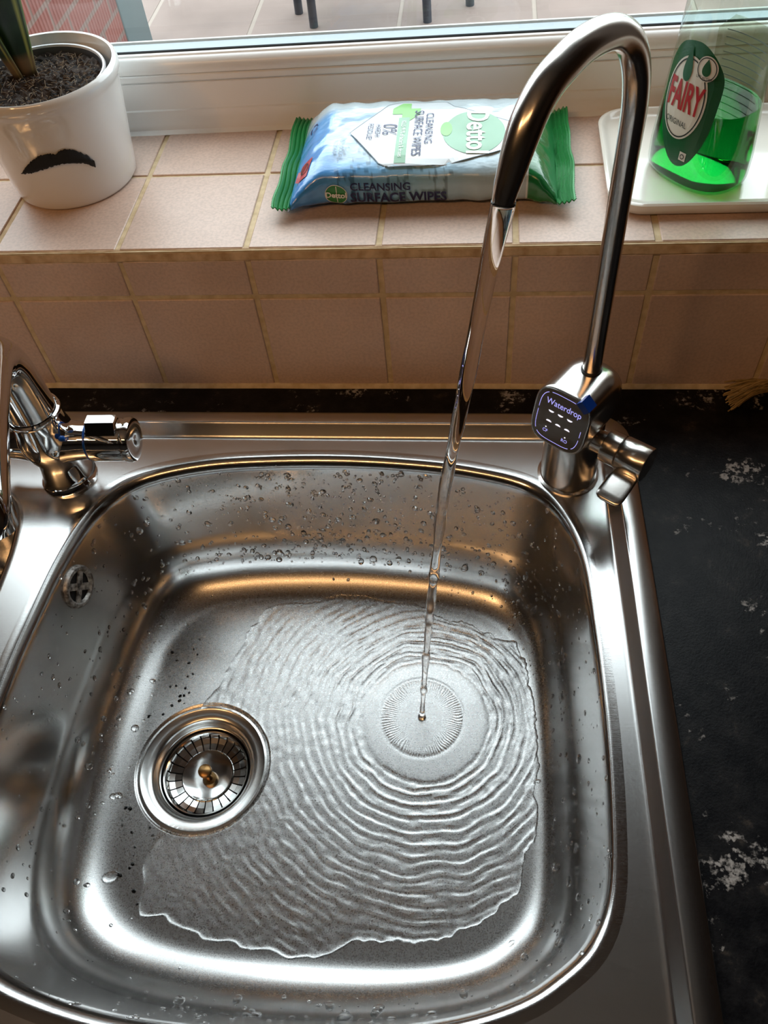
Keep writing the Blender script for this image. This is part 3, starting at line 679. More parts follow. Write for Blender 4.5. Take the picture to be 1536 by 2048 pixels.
sqo = sq(Vector((0, 0, 0)), Vector((1, 0, 0)), Vector((0, 1, 0)), AH * .80, BH * .82, 4.0, 160); sqi = sq(Vector((0, 0, 0)), Vector((1, 0, 0)), Vector((0, 1, 0)), AH * .80 - .0038, BH * .82 - .0038, 4.0, 160)
for k in range(160):
    if k in range(16, 22) or k in range(53, 56) or k in range(75, 78) or k in range(98, 101) or k in range(135, 138) or k in range(0, 16) or k in range(150, 153) or k in range(24, 29): continue
    k2 = (k + 1) % 160; ln.add([dl(*sqo[k][:2]), dl(*sqo[k2][:2]), dl(*sqi[k2][:2]), dl(*sqi[k][:2])], [(0, 1, 2, 3)])
ln.build('display_outline', 'lit_violet', dp, smooth=False)
# blue tab on the head's right shoulder
tc_ = HC + H_ * 0.235 + PS * 0.150 + Z_ * 0.195
bxv = [tc_ + H_ * a * 0.045 + (PS * .75 - Z_ * .66) * b * 0.045 + (PS * .66 + Z_ * .75) * c_ * 0.028 for a in (-1, 1) for b in (-1, 1) for c_ in (-1, 1)]
mk('blue_tab', bxv, [(0, 1, 3, 2), (4, 6, 7, 5), (0, 4, 5, 1), (2, 3, 7, 6), (1, 5, 7, 3), (0, 2, 6, 4)], 'tag_blue', ft, smooth=False)
# gooseneck
TA = Vector((3.515, -0.875, 0))
sz = [(0.0, 0.95), (0.0, 1.4), (0, 1.8), (0, 2.2), (0.0, 2.5), (0.0, 2.7), (0.008, 2.88), (0.05, 3.05), (0.14, 3.20), (0.27, 3.30), (0.42, 3.345), (0.58, 3.355), (0.72, 3.33), (0.84, 3.29), (0.94, 3.21), (1.01, 3.11), (1.06, 3.01), (1.10, 2.93), (1.117, 2.872)]
gp = catmull([TA + H_ * s_ + Z_ * z for s_, z in sz], 110, closed=False)
gr = [0.064 if k < 50 else 0.064 + 0.014 * min(1, (k - 50) / 30) for k in range(110)]
for k in range(100, 110): gr[k] = 0.078 - 0.026 * ((k - 99) / 10) ** 1.3
MB().tube(gp, gr, 40).build('spout', 'brushed_nickel', ft, sharp=60)
MB().tube([TA + Z_ * 1.005, TA + Z_ * 1.03], 0.072, 40).build('spout_collar', 'dark_gap', ft)
# side valve and lever
SC = Vector((3.45, -0.95, 0.50))
sv = MB().lathe([(0.085, 0.10), (0.085, 0.26), (0.12, 0.262), (0.122, 0.27), (0.122, 0.375), (0.115, 0.38)], c=SC, axis=SD, n=56)
sv.build('side_valve', 'brushed_nickel', ft)
MB().lathe([(0.112, 0.375), (0.112, 0.395)], c=SC, axis=SD, n=40).build('valve_seam', 'dark_gap', ft)
lv = MB().lathe([(0.10, 0.385), (0.126, 0.388), (0.130, 0.395), (0.130, 0.585), (0.126, 0.592), (0.0, 0.594)], c=SC, axis=SD, n=56)
FW = Vector((-.573, -.82, 0)).normalized()          # forward of the valve
p0 = SC + SD * 0.40; up2 = (Z_ * 0.99 + FW * 0.08).normalized(); fw2 = (FW * 0.99 - Z_ * 0.08).normalized()
lvr = []
for d_, hw, zt, th_ in ((0.02, 0.10, -0.045, .05), (0.10, 0.095, -0.06, .045), (0.14, 0.095, -0.068, .035), (0.18, 0.098, -0.070, .032), (0.30, 0.100, -0.078, .030), (0.345, 0.095, -0.082, .028), (0.362, 0.075, -0.086, .022), (0.368, 0.05, -0.09, 0.015)):
    c = SC + SD * 0.49 + fw2 * d_ + up2 * zt; ring = []
    for k in range(24):
        t = 2 * math.pi * k / 24; ca, sa = math.cos(t), math.sin(t); r = (abs(ca / hw) ** 5 + abs(sa / (th_ / 2 + .004)) ** 3) ** -0.25 if False else 1
        ring.append(c + SD * (hw * math.copysign(abs(ca) ** 0.35, ca)) + up2 * ((th_ / 2) * math.copysign(abs(sa) ** 0.5, sa)))
    lvr.append(ring)
lv.loft(lvr)
lv.build('lever_handle', 'brushed_nickel', ft, sharp=50)

# ================================================================== CHROME MIXER TAP
MC = Vector((-0.59, -1.03, ZD))
mt = thing('mixer_tap', 'polished chrome kitchen mixer tap at the left end of the bowl', 'tap', tuple(MC))
MB().lathe([(0.225, 0.0), (0.225, 0.015), (0.205, 0.03), (0.19, 0.10), (0.175, 0.22), (0.18, 0.30), (0.21, 0.38), (0.225, 0.46), (0.22, 0.56), (0.20, 0.66), (0.19, 0.76)], c=MC, n=64).build('body', 'chrome', mt)
for sgn, nm in ((1, 'right'), (-1, 'left')):
    ac = Vector((MC.x, MC.y, 0.41)); ax_ = Vector((sgn, 0.03, 0)).normalized()
    MB().lathe([(0.19, 0.08), (0.165, 0.17), (0.155, 0.24), (0.152, 0.30), (0.152, 0.335)], c=ac, axis=ax_, n=48).build('valve_arm', 'chrome', mt)
    kb = MB().lathe([(0.14, 0.345), (0.160, 0.352), (0.166, 0.36), (0.166, 0.60), (0.162, 0.61), (0.162, 0.625), (0.174, 0.632), (0.176, 0.67), (0.166, 0.69), (0.13, 0.70), (0.10, 0.692), (0.001, 0.686)], c=ac, axis=ax_, n=56)
    # flat fin on top
    fr_ = []
    for x_ in (0.37, 0.375, 0.60, 0.61):
        kk = 0.9 if x_ in (0.37, 0.61) else 1.0
        fr_.append([ac + ax_ * x_ + Vector((0, -0.11 * kk, 0.11)), ac + ax_ * x_ + Vector((0, -0.03 * kk, 0.215 * kk + .01)), ac + ax_ * x_ + Vector((0, 0.05 * kk, 0.215 * kk + .01)), ac + ax_ * x_ + Vector((0, 0.07 * kk, 0.11))])
    kb.loft(fr_)
    k_ = kb.build('handle', 'chrome', mt, sharp=35)
    MB().lathe([(0.156, 0.335), (0.160, 0.338), (0.160, 0.348), (0.156, 0.352)], c=ac, axis=ax_, n=48).build('indicator_ring', 'tap_blue' if sgn > 0 else 'ink_label_red', k_)
MB().lathe([(0.19, 0.74), (0.208, 0.75), (0.212, 0.765), (0.208, 0.78), (0.192, 0.79)], c=MC, n=56).build('neck_ring', 'chrome', mt)
sp_ = [(-0.59, -1.03, 0.74), (-0.59, -1.03, 1.0), (-0.59, -1.04, 1.18), (-0.585, -1.10, 1.32), (-0.55, -1.22, 1.41), (-0.48, -1.42, 1.44), (-0.36, -1.75, 1.43), (-0.24, -2.08, 1.40), (-0.15, -2.32, 1.36), (-0.115, -2.42, 1.29), (-0.10, -2.45, 1.20)]
sr = [0.185, 0.18, 0.175, 0.17, 0.165, 0.155, 0.145, 0.14, 0.135, 0.125, 0.11]
spp = catmull([Vector(q) for q in sp_], 80, closed=False)
srr = [sr[min(int(k / 8), 10)] * (1 - (k / 8 % 1)) + sr[min(int(k / 8) + 1, 10)] * (k / 8 % 1) for k in range(80)]
MB().tube(spp, srr, 40).build('spout', 'chrome', mt, sharp=60)
bd = MC + Vector((0.205, -0.12, 0.60)); v, f = dome(bd, Vector((0.85, -0.5, .2)), 0.028, 1, None, 0.6); mk('indicator_dot', v, f, 'tap_blue', mt)

# ================================================================== PLANT POT
PC = Vector((-0.625, 1.05, H2)); PH, PR0, PR1 = 0.90, 0.50, 0.615
pot = thing('plant_pot', 'white glazed pot with a black moustache on the tiled sill', 'pot', tuple(PC))
pp = [(0.42, 0.0), (0.47, 0.0), (0.49, 0.010), (PR0, 0.03)]
for k in range(1, 10): pp.append((PR0 + (PR1 - 0.02 - PR0) * k / 9, 0.03 + 0.74 * k / 9))
pp += [(0.604, 0.80), (0.617, 0.82), (0.62, 0.86), (0.615, 0.885), (0.60, 0.90), (0.583, 0.895), (0.572, 0.87), (0.56, 0.75), (0.45, 0.06), (0.001, 0.05)]
MB().lathe(pp, c=PC, n=96).build('body', 'white_glaze', pot)
def potf(a, z, d=0.004):
    k = (z - H2 - 0.03) / 0.74; r = PR0 + (PR1 - 0.02 - PR0) * k + d; return Vector((PC.x + r * math.cos(a), PC.y + r * math.sin(a), z))
MO = [(-1.837, 1.756), (-1.697, 1.827), (-1.509, 1.896), (-1.358, 1.915), (-1.232, 1.902), (-1.149, 1.925), (-1.022, 1.908), (-0.912, 1.85), (-0.815, 1.79), (-0.80, 1.705), (-0.905, 1.765), (-1.049, 1.796), (-1.181, 1.815), (-1.322, 1.812), (-1.518, 1.79), (-1.695, 1.765)]
mo = catmull([Vector((a, z, 0)) for a, z in MO], 160)
mo = [(v.x + rnd.gauss(0, .004), v.y + rnd.gauss(0, .0035)) for v in mo]
n_ = len(mo); cxm = [(mo[k][0], 1.83 - 0.9 * (abs(mo[k][0] + 1.3) ** 2) * 0.25) for k in range(n_)]
vs = [potf(a, z, 0.002) for a, z in mo] + [potf(a, z, 0.012) for a, z in mo] + [potf(c[0] * 0.5 + m[0] * 0.5, c[1] * 0.5 + m[1] * 0.5, 0.022) for c, m in zip(cxm, mo)] + [potf(c[0] * .95 + m[0] * .05, c[1] * .95 + m[1] * .05, 0.026) for c, m in zip(cxm, mo)]
fs = [(j * n_ + k, j * n_ + (k + 1) % n_, (j + 1) * n_ + (k + 1) % n_, (j + 1) * n_ + k) for j in range(3) for k in range(n_)] + [tuple(range(3 * n_, 4 * n_))]
mk('moustache', vs, fs, 'moustache_black', pot)
# the plant in its nursery pot
pl_ = thing('potted_snake_plant', 'variegated snake plant growing from dark soil inside the white pot', 'plant', (PC.x, PC.y, H2 + 0.06))
NC = Vector((PC.x - 0.01, PC.y - 0.01, H2))
nr_ = MB().lathe([(0.38, 0.07), (0.40, 0.10), (0.505, 0.80), (0.525, 0.805), (0.528, 0.825), (0.52, 0.833), (0.505, 0.83), (0.495, 0.81), (0.485, 0.70)], c=NC, n=80)
nr_.build('nursery_pot', 'nursery_plastic', pl_)
MB().lathe([(0.502, 0.828), (0.508, 0.842), (0.522, 0.845), (0.530, 0.832)], c=NC, n=80).build('lip_highlight', 'nursery_rim_highlight', pl_)  # pale ring laid on the dark lip, its reflection put in as colour
vs = []; fs = []; NRG, NA = 34, 110
for j in range(NRG + 1):
    for k in range(NA):
        r = 0.5 * j / NRG; t = 2 * math.pi * k / NA; x = NC.x + r * math.cos(t); y = NC.y + r * math.sin(t)
        z = H2 + 0.765 + 0.028 * noise.noise(Vector((x * 9, y * 9, 0))) + 0.03 * noise.noise(Vector((x * 28, y * 28, 3))) + 0.012 * rnd.random(); vs.append((x, y, z))
for j in range(NRG):
    for k in range(NA): fs.append((j * NA + k, j * NA + (k + 1) % NA, (j + 1) * NA + (k + 1) % NA, (j + 1) * NA + k))
so = mk('soil', vs, fs, 'potting_soil', pl_, smooth=False)
fb = MB()
for _ in range(420):
    r = 0.47 * math.sqrt(rnd.random()); t = rnd.random() * 6.28; p0 = Vector((NC.x + r * math.cos(t), NC.y + r * math.sin(t), H2 + 0.785 + rnd.random() * 0.02)); d_ = Vector((rnd.gauss(0, 1), rnd.gauss(0, 1), rnd.gauss(0, .35))).normalized() * rnd.uniform(.015, .055)
    fb.tube([p0 - d_ * .5, p0, p0 + d_ * .5 + Vector((0, 0, -.004))], 0.0022, 4)
o = fb.build('soil_fibres', 'soil_fibre', pl_); o['kind'] = 'stuff'
def leaf(base, tip, bend, w0, w1, twist):
    vs = []; cs = []; NL, NWd = 40, 14; base = Vector(base); tip = Vector(tip)
    for j in range(NL + 1):
        s_ = j / NL; c = base.lerp(tip, s_) + Vector(bend) * (s_ * (1 - s_)); t = (tip - base).normalized()
        wd = (w0 + (w1 - w0) * min(1, s_ * 2.2)) * (1 if s_ < .8 else math.sqrt(max(0.02, 1 - ((s_ - .8) / .2) ** 2))); a = twist + s_ * .35
        side = Vector((math.cos(a), math.sin(a), 0)); side = (side - t * side.dot(t)).normalized(); nn = t.cross(side)
        for k in range(NWd + 1):
            x = k / NWd * 2 - 1; fold = 0.55 * (1 - s_ * .7)
            vs.append(c + side * (x * wd) + nn * (abs(x) ** 1.6 * wd * fold))
            ax_ = abs(x); g1 = 0.5 + 0.5 * math.sin(s_ * 60 + 5 * noise.noise(Vector((x * 2, s_ * 6, 1))))
            dark = Vector((0.007, 0.022, 0.010)); mid = Vector((0.022, 0.055, 0.022)); c_ = dark.lerp(mid, g1 * 0.5)
            if 0.62 < ax_ < 0.74: c_ = Vector((0.30, 0.30, 0.07))
            elif ax_ > 0.93: c_ = Vector((0.10, 0.14, 0.04))
            if s_ < .06: c_ = c_.lerp(Vector((0.25, 0.14, 0.07)), 0.6)
            cs.append(c_)
    n_ = len(vs); fs = [(j * (NWd + 1) + k, j * (NWd + 1) + k + 1, (j + 1) * (NWd + 1) + k + 1, (j + 1) * (NWd + 1) + k) for j in range(NL) for k in range(NWd)]
    o = mk('leaf', vs, fs, 'snake_plant_leaf', pl_, cols=cs, sharp=False); md = o.modifiers.new('s', 'SOLIDIFY'); md.thickness = 0.0016; return o
zb = H2 + 0.775
leaf((-0.775, 1.16, zb), (-0.80, 1.02, zb + 2.4), (0.16, -.06, 0), 0.075, 0.25, 0.25)
leaf((-0.83, 1.22, zb), (-0.98, 1.20, zb + 3.0), (0.02, .1, 0), 0.06, 0.22, 0.9)
leaf((-0.85, 1.12, zb), (-1.25, 0.85, zb + 2.4), (-0.1, -.1, 0.1), 0.055, 0.15, -0.5)
leaf((-0.93, 1.03, zb), (-1.75, 1.35, zb + 2.4), (-0.1, .0, 0.2), 0.05, 0.14, 2.0)

# ================================================================== WIPES PACK
wp = thing('wipes_pack', 'flat blue and white pack of cleansing surface wipes lying on the sill', 'wipes pack', (2.28, 1.0, H2))
X0, X1, YM, YH = 1.285, 3.31, 1.02, 0.555
def sst(a, b, x): t = max(0, min(1, (x - a) / (b - a))); return t * t * (3 - 2 * t)
def wp_h(x):   # half height
    e = min((x - X0) / 0.30, (X1 - x) / 0.30); e = max(0, min(1, e)); return 0.014 + 0.155 * math.sin(e * math.pi / 2) ** 0.8
def wp_hw(x):
    e = min((x - X0) / 0.3, (X1 - x) / 0.3); e = max(0, min(1, e)); return YH + 0.10 * (1 - e) ** 2
def wp_z0(x): return H2 + 0.012 + 0.95 * wp_h(x) + 0.05 * (1 - min(1, wp_h(x) / .15))
def wpt(x, t, d=0.0):   # t angle: 0=back(+y), pi/2=top, pi=front
    n_ = 4.2; ca, sa = math.cos(t), math.sin(t); a = wp_hw(x) ; b = wp_h(x); r = (abs(ca / a) ** n_ + abs(sa / b) ** n_) ** (-1 / n_)
    y = YM + r * ca; z = wp_z0(x) + r * sa
    wr = 0.014 * noise.noise(Vector((x * 3.2, y * 3.6, z * 2))) + 0.010 * noise.noise(Vector((x * 9, y * 6, 4))) * (1 + 2 * math.exp(-min(x - X0, X1 - x) / .25))
    k = min(1, b / .12)
    nx = Vector((0, ca / max(a, 1e-3) ** 1.2, sa / max(b, 1e-3))).normalized()
    return Vector((x, y, max(z, H2 + .003))) + nx * (wr * k + d)
def wcol(x, y, z, t):
    blue = Vector((0.06, 0.28, 0.72)); light = Vector((0.26, 0.56, 0.82)); pale = Vector((0.55, 0.66, 0.71)); grey = Vector((0.42, 0.52, 0.56)); green = Vector((0.012, 0.17, 0.045)); white = Vector((0.78, 0.82, 0.83))
    if x > 3.10 + 0.02 * math.sin(y * 9): return green
    if x > 3.075: return white
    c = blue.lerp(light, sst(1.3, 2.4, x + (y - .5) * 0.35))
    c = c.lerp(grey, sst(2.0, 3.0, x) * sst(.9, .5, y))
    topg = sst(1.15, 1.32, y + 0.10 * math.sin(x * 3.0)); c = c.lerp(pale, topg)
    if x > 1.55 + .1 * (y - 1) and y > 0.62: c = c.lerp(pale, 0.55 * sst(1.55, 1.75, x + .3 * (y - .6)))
    spk = noise.noise(Vector((x * 26, y * 26, 2)))
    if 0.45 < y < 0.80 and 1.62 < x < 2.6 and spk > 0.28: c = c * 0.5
    return c
NXp, NTp = 190, 150; vs = []; cs = []; fs = []
for i in range(NXp + 1):
    x = X0 + (X1 - X0) * i / NXp
    for k in range(NTp):
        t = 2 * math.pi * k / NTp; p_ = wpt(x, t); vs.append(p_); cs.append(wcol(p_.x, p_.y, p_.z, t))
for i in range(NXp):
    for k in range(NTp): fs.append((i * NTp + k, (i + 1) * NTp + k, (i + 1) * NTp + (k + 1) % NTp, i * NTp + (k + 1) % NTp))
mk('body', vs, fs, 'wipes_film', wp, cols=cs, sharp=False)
for side in (0, 1):     # crimped ends
    vs = []; fs = []; NY, NW = 120, 16; xe = X0 if side == 0 else X1; sg = -1 if side == 0 else 1
    for j in range(NY + 1):
        y = YM - YH - .11 + (2 * YH + .22) * j / NY
        for k in range(NW + 1):
            q = k / NW; x = xe + sg * (q * 0.135 - 0.02 + (0.008 if (k == NW and j % 2) else 0)) + 0.02 * noise.noise(Vector((y * 3, side, 0)))
            z = wp_z0(xe) + 0.012 * math.sin(q * 2 * math.pi * 4) + 0.035 * noise.noise(Vector((y * 2.3, side * 5, q))) + q * 0.05 * (1 if side else 0.6) + 0.02; vs.append((x, y, z))
    fs = [(j * (NW + 1) + k, j * (NW + 1) + k + 1, (j + 1) * (NW + 1) + k + 1, (j + 1) * (NW + 1) + k) for j in range(NY) for k in range(NW)]
    o = mk('crimped_end', vs, fs, 'foil_green', wp); o['label'] = 'green crimped seal'; md = o.modifiers.new('s', 'SOLIDIFY'); md.thickness = 0.0006
from mathutils.bvhtree import BVHTree
bdy = [c for c in wp.children if c.name.startswith('body')][-1]
bvh = BVHTree.FromPolygons([v.co[:] for v in bdy.data.vertices], [p_.vertices[:] for p_ in bdy.data.polygons]); wo = wloc(wp)
def drop_top(x, y, d=0.004):
    zz = []
    for ox, oy in ((0, 0), (.04, 0), (-.04, 0), (0, .04), (0, -.04), (.07, .07), (-.07, .07), (.07, -.07), (-.07, -.07)):
        h = bvh.ray_cast(Vector((x + ox, y + oy, 3)) * S - wo, Vector((0, 0, -1)))
        if h[0]: zz.append(((h[0] + wo) / S).z)
    z = sum(zz) / len(zz) if zz else H2 + .3
    return Vector((x, y, z + d + 0.006))
def drop_front(x, z, d=0.004):
    h = bvh.ray_cast(Vector((x, -1, z)) * S - wo, Vector((0, 1, 0)))
    return ((h[0] + wo) / S if h[0] else Vector((x, .5, z))) - Vector((0, d, -d * .3))
def rot_top(cx, cy): return lambda x, y: drop_top(cx + y, cy - x, 0.010)     # text runs toward the room, tops to the right
hexo = [(1.73, 0.95), (2.00, 1.38), (2.12, 1.44), (2.46, 1.42), (2.50, 1.36), (2.52, 1.32), (3.0, 1.05), (3.02, .92), (2.93, 0.70), (2.5, 0.54), (2.06, 0.52), (1.98, 0.57)]
fl = shape_part('resealable_flap', hexo, 'flap_film', wp, lambda x, y: drop_top(x, y, 0.005), sub=14)
def strokes(pts, w_, nm, mat, par, fn):
    m = MB()
    for a, b in zip(pts, pts[1:]):
        a = Vector(a); b = Vector(b); n2 = Vector((-(b - a).y, (b - a).x)).normalized() * w_; k = 8
        vs = []
        for q in range(k + 1):
            c = a.lerp(b, q / k); vs += [fn(*(c + n2)), fn(*(c - n2))]
        m.add(vs, [(2 * q, 2 * q + 1, 2 * q + 3, 2 * q + 2) for q in range(k)])
    return m.build(nm, mat, par, smooth=False)
strokes(hexo + [hexo[0]], 0.003, 'flap_outline', 'ink_grey', fl, lambda x, y: drop_top(x, y, 0.007))
top8 = lambda x, y: drop_top(x, y, 0.0075)
lg = shape_part('logo_disc', ell(2.68, 0.93, 0.235, 0.29), 'ink_pale_green', fl, top8, sub=9)
text_part('logo_text', 'Dettol', 0.235, 'ink_white', lg, lambda x, y: drop_top(2.70 + y, 0.93 - x, 0.011), bold=0.02, sx=0.95, sub=True)
shape_part('swirl', ell(2.47, 0.98, 0.045, 0.10), 'ink_lime', fl, lambda x, y: drop_top(x, y, .0095), sub=3)
text_part('flap_text', 'CLEANSING', 0.085, 'ink_navy', fl, rot_top(2.335, 1.0), bold=0.012)
text_part('flap_text', 'SURFACE WIPES', 0.10, 'ink_navy', fl, rot_top(2.25, 0.95), sx=.9, bold=0.012)
shape_part('green_strip', [(2.095, 1.18), (2.18, 1.18), (2.18, 0.56), (2.095, 0.56)], 'ink_pale_green', fl, top8, sub=7)
text_part('flap_text', 'KILLS 99.9% of bacteria & viruses', 0.052, 'ink_white', fl, lambda x, y: drop_top(2.137 + y, 0.87 - x, .012), sx=.72)
cr = [(-.5, -.15), (-.15, -.15), (-.15, -.5), (.15, -.5), (.15, -.15), (.5, -.15), (.5, .15), (.15, .15), (.15, .5), (-.15, .5), (-.15, .15), (-.5, .15)]
shape_part('cross_mark', [(2.15 + x * .22, 1.27 + y * .27) for x, y in cr], 'ink_lime', fl, top8, sub=7)
text_part('flap_text', '0%', 0.16, 'ink_navy', fl, rot_top(2.03, 1.0), sx=.9)
text_part('flap_text', 'HARSH', 0.06, 'ink_navy', fl, rot_top(1.945, 0.98), bold=.01)
text_part('flap_text', 'RESIDUE!', 0.06, 'ink_navy', fl, rot_top(1.885, 0.96), bold=.01)
text_part('pack_text', '72', 0.15, 'ink_navy', wp, rot_top(2.98, 0.66), bold=.015)
text_part('pack_text', 'WIPES', 0.052, 'ink_navy', wp, rot_top(2.90, 0.66))
text_part('pack_text', 'NO ODOUR\nRESIDUE', 0.045, 'ink_grey', wp, rot_top(1.66, 0.76))
rs = shape_part('warning_square', [(1.335, 0.55), (1.43, 0.55), (1.46, 0.75), (1.365, 0.75)], 'ink_red', wp, top8, sub=3)
ringpart('warning_symbol', 1.40, 0.655, 0.033, 0.06, 0.008, 'ink_black', rs, lambda x, y: drop_top(x, y, .012)); strokes([(1.375, .61), (1.42, .70)], .004, 'warning_symbol', 'ink_black', rs, lambda x, y: drop_top(x, y, .013))
ringpart('recycling_mark', 1.40, 1.24, 0.035, 0.05, 0.010, 'ink_navy', wp, top8, 0.3, 1.9); ringpart('recycling_mark', 1.40, 1.24, 0.035, 0.05, 0.010, 'ink_navy', wp, top8, 2.4, 4.0); ringpart('recycling_mark', 1.40, 1.24, 0.035, 0.05, 0.010, 'ink_navy', wp, top8, 4.5, 6.0)
# printed front side
dsc = shape_part('logo_disc', ell(1.655, 1.545, 0.082, 0.078), 'ink_green', wp, lambda x, z: drop_front(x, z, .006), sub=3)
ringpart('logo_ring', 1.655, 1.545, 0.086, 0.082, 0.005, 'ink_white', dsc, lambda x, z: drop_front(x, z, .008))
strokes([(1.66, 1.475), (1.66, 1.615)], .003, 'logo_line', 'ink_white', dsc, lambda x, z: drop_front(x, z, .008))
text_part('logo_text', 'Dettol', 0.062, 'ink_white', dsc, lambda x, y: drop_front(1.655 + x, 1.542 + y, .015), bold=.03)
text_part('pack_text', 'CLEANSING', 0.085, 'ink_navy', wp, lambda x, y: drop_front(1.765 + x, 1.602 + y, .014), align='LEFT', bold=.02)
text_part('pack_text', 'SURFACE WIPES', 0.118, 'ink_navy', wp, lambda x, y: drop_front(1.762 + x, 1.51 + y, .014), align='LEFT', bold=.028, sx=.86)

# ================================================================== TRAY
ty = thing('ceramic_tray', 'cream glazed rectangular tray at the right end of the sill', 'tray', (5.1, 1.0, H2))
def rr(cx, cy, a, b, r, z, n=12):
    out = []
    for q, (sx, sy) in enumerate(((1, 1), (-1, 1), (-1, -1), (1, -1))):
        for k in range(n + 1):
            t = q * math.pi / 2 + k / n * math.pi / 2; out.append(Vector((cx + sx * (a - r) + r * math.cos(t), cy + sy * (b - r) + r * math.sin(t), z)))
    return out
TCX, TCY, TA_, TB_ = 5.22, 1.0, 1.55, 0.70
tp_ = [(-.10, 0.0, .20), (-.05, 0.0, .22), (-.02, .02, .24), (0.0, .07, .25), (0.0, .098, .25), (-.015, .108, .25), (-.035, .104, .23), (-.055, .08, .22), (-.085, .065, .2), (-.14, .058, .16), (-.5, .055, .1)]
MB().loft([rr(TCX, TCY, TA_ + d_, TB_ + d_, r_, H2 + z) for d_, z, r_ in tp_], True, (True, True)).build('dish', 'tray_glaze', ty)

# ================================================================== WASHING-UP LIQUID BOTTLE
ZB0 = H2 + 0.062; BCn = Vector((4.345, 0.82, ZB0)); WV = Vector((.6, -.8, 0)); TV = Vector((-.8, -.6, 0))
bt = thing('dish_soap_bottle', 'clear bottle half full of green washing-up liquid standing on the cream tray', 'bottle', tuple(BCn))
def ba_(h):   # half width / half depth by height
    P_ = [(0, .355, .255), (.04, .38, .285), (.2, .38, .29), (.5, .355, .27), (.9, .325, .245), (1.3, .30, .23), (1.6, .27, .22), (1.8, .17, .16), (1.88, .11, .11), (2.0, .11, .11)]
    for (h0, a0, b0), (h1, a1, b1) in zip(P_, P_[1:]):
        if h <= h1: t = (h - h0) / (h1 - h0); return a0 + (a1 - a0) * t, b0 + (b1 - b0) * t
    return .11, .11
def bring(h, d=0.0, n=72):
    a, b = ba_(h); return [v + Vector((0, 0, 0)) for v in sq(BCn + Z_ * h, WV, TV, a + d, b + d, 2.5, n)]
hs = [0.0, .012, .03, .06, .1, .2, .35, .5, .7, .9, 1.1, 1.3, 1.45, 1.6, 1.7, 1.8, 1.88, 2.0]
MB().loft([bring(0, -.03)] + [bring(h) for h in hs], True, (True, True)).build('bottle_shell', 'bottle_plastic', bt)
MB().loft([bring(.025, -.03)] + [bring(h, -.012) for h in (.03, .06, .1, .2, .35, .5, .56)], True, (True, True)).build('liquid', 'liquid_green', bt)
MB().lathe([(.13, 1.98), (.15, 2.0), (.15, 2.2), (.10, 2.25), (.05, 2.27), (.05, 2.33), (.001, 2.34)], c=BCn, n=32).build('cap', 'ink_green', bt)
def bface(x, y, d=0.004):   # x along WV, y height above base, on the label face
    a, b = ba_(max(0, min(2, y))); a += d; b += d; k = max(0.0, 1 - abs(x / a) ** 2.5); t = b * k ** (1 / 2.5); return BCn + Z_ * y + WV * x + TV * t
LX = 0.0
lab_o = [(v.x, v.y) for v in catmull([Vector((x, y, 0)) for x, y in [(-.10,.97),(.02,.99),(.12,.95),(.20,.87),(.235,.78),(.235,.60),(.225,.45),(.19,.32),(.13,.21),(.05,.165),(-.03,.19),(-.12,.29),(-.19,.42),(-.225,.56),(-.235,.70),(-.22,.82),(-.17,.92)]], 72)]
lb = shape_part('label', lab_o, 'label_green', bt, lambda x, y: bface(x, y, .004), sub=7)
bf = lambda d: (lambda x, y: bface(x, y, d))
ov_ = shape_part('label_oval', ell(-0.02, 0.62, 0.18, 0.275, 48), 'label_cream', lb, bf(.008), sub=5)
ringpart('oval_ring', -0.02, 0.62, 0.168, 0.262, 0.009, 'ink_black', lb, bf(.011)); 
text_part('label_text', 'FAIRY', 0.24, 'ink_label_red', lb, lambda x, y: bface(-0.02 + x, 0.625 + y * 1.08, .0125), sx=.49, bold=.03, sub=True)
text_part('label_text', 'ORIGINAL', 0.055, 'ink_black', lb, lambda x, y: bface(-0.04 + x, 0.455 + y, .0125), sx=.78, sub=True)
shape_part('label_badge', ell(0.105, 0.855, 0.08, 0.08, 36), 'label_cream', lb, bf(.013), sub=3)
ringpart('badge_ring', 0.105, 0.855, 0.073, 0.073, 0.006, 'ink_black', lb, bf(.016)); 
def dropo(cx, cy, r, h): return [(cx + r * math.sin(t) * math.sin(t / 2) ** 1.3, cy + h * math.cos(t)) for t in [2 * math.pi * k / 36 for k in range(36)]]
shape_part('badge_drop', dropo(0.105, 0.865, .045, .055), 'label_green', lb, bf(.016), sub=2)
text_part('label_text', "LIFT ACTION", 0.026, 'ink_black', lb, lambda x, y: bface(0.105 + x, 0.797 + y, .0165), sx=.85)
shape_part('label_drop', dropo(-0.045, 0.84, .052, .11), 'label_green', lb, bf(.013), sub=2)
shape_part('small_mark', [(0.06, 0.22), (0.115, 0.22), (0.115, 0.28), (0.06, 0.28)], 'label_cream', lb, bf(.008), sub=1)
ringpart('small_mark', 0.087, 0.25, .018, .018, .006, 'ink_black', lb, bf(.011))
# back label, on the far face, printed in fine grey lines
def bback(x, y, d=0.004): q = bface(x, y, d); o_ = BCn + Z_ * y + WV * x; return o_ - (q - o_)
bkl = shape_part('back_label', [(-.24, .35), (.24, .35), (.24, .88), (.15, .98), (-.15, .98), (-.24, .88)], 'cloudy_plastic', bt, lambda x, y: bback(x, y, .004), sub=7)
for k in range(9): strokes([(-.18, .48 + k * .05), (.18, .48 + k * .05)], .003, 'printed_line', 'ink_grey', bkl, lambda x, y: bback(x, y, -.004))

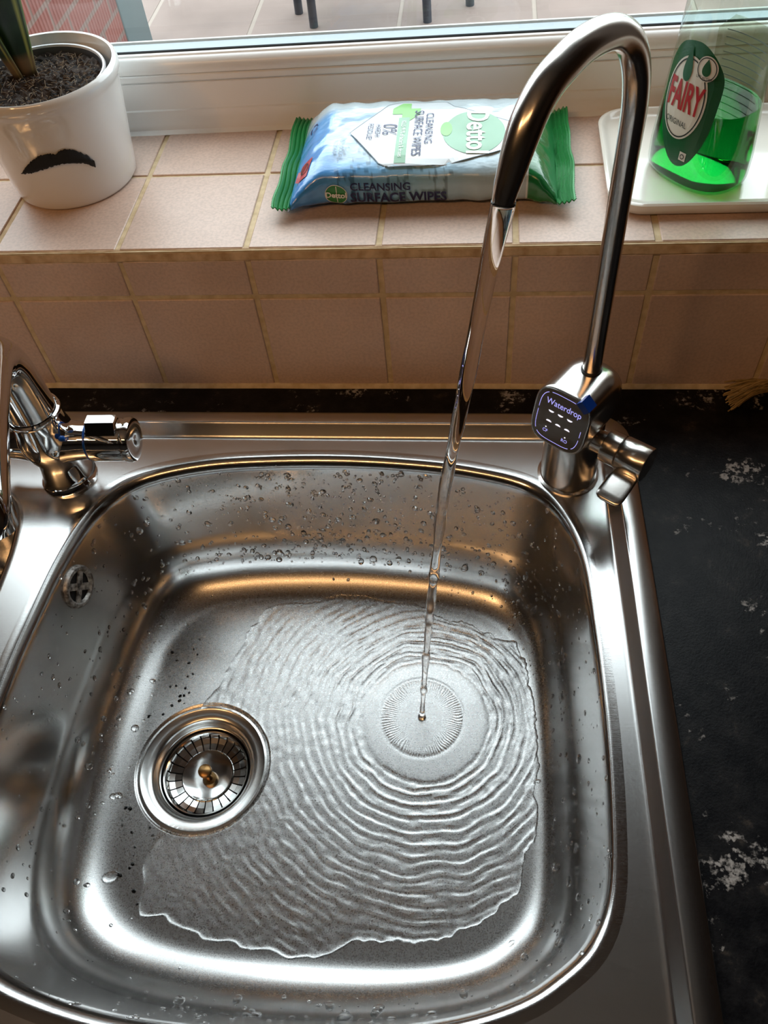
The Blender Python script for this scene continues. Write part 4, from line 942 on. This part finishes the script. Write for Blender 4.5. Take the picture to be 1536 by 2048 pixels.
# small pale bottle at the very edge of the picture
sb = thing('soap_dispenser', 'small cloudy pale bottle on the tray right of the green bottle', 'bottle', (5.28, 1.05, ZB0))
MB().lathe([(0.001, 0.0), (.24, 0.0), (.27, .02), (.285, .06), (.285, .8), (.25, .95), (.12, 1.05), (.10, 1.08), (.10, 1.15), (.001, 1.15)], c=(5.28, 1.05, ZB0), n=48).build('shell', 'cloudy_plastic', sb)
MB().lathe([(.001, .012), (.26, .015), (.27, .05), (.27, .2), (.001, .2)], c=(5.28, 1.05, ZB0), n=48).build('liquid', 'tray_glaze', sb)
MB().lathe([(.125, 1.12), (.125, 1.3), (.03, 1.32), (.03, 1.5), (.001, 1.5)], c=(5.28, 1.05, ZB0), n=24).build('pump', 'upvc_white', sb)

# ================================================================== STRAW BRUSH in the corner
br_ = thing('straw_brush', 'small brush of straw bristles lying on the worktop against the tiles', 'brush', (5.15, -0.12, 0.0))
bs = MB()
for k in range(120):
    hh = Vector((5.12, -0.10 + rnd.gauss(0, .02), 0.10 + rnd.gauss(0, .03))); tt = Vector((4.74 + rnd.random() * .12, -0.17 + rnd.gauss(0, .06), max(.01, 0.05 + rnd.gauss(0, .05)))); mid = hh.lerp(tt, .5) + Vector((0, 0, .05 + rnd.random() * .03))
    bs.tube(catmull([hh, mid, tt], 7, closed=False), 0.006, 5)
o = bs.build('bristles', 'straw', br_); o['kind'] = 'stuff'
MB().tube([(5.10, -0.10, 0.11), (5.2, -0.09, 0.12), (5.5, -0.06, 0.10), (6.2, -0.05, 0.07)], [0.075, 0.08, 0.05, 0.045], 16).build('handle', 'straw', br_)

# ================================================================== ROOM THINGS behind the camera (seen only as reflections)
t = thing('ceiling_lamp', 'long warm strip lamp hanging under the ceiling behind the camera', 'lamp', (-1.4, -13.5, ZC))
MB().box((-7.3, -13.9, 14.15), (4.5, -13.1, 14.6), 0.05).build('housing', 'upvc_white', t)
for x_ in (-5.0, 2.2): MB().tube([(x_, -13.5, 14.6), (x_, -13.5, ZC)], 0.06, 10).build('bracket', 'upvc_white', t)
t = thing('ceiling_spotlight', 'small round warm spotlight on the ceiling at the left', 'lamp', (-7.5, -12.0, ZC))
MB().lathe([(0.3, 0.0), (0.3, -.1), (0.10, -.12), (0.10, -.4), (0.001, -.4)], c=(-7.5, -12.0, ZC), n=24).build('mount', 'upvc_white', t)
_d = (Vector((1.5, -0.5, 0.5)) - Vector((-7.5, -12.0, 14.0))).normalized()
MB().lathe([(0.001, -0.55), (0.6, -0.5), (0.85, -0.1), (0.88, 0.02), (0.80, 0.02), (0.80, -0.05)], c=(-7.5, -12.0, 14.0), axis=_d, n=40).build('shade', 'upvc_white', t)
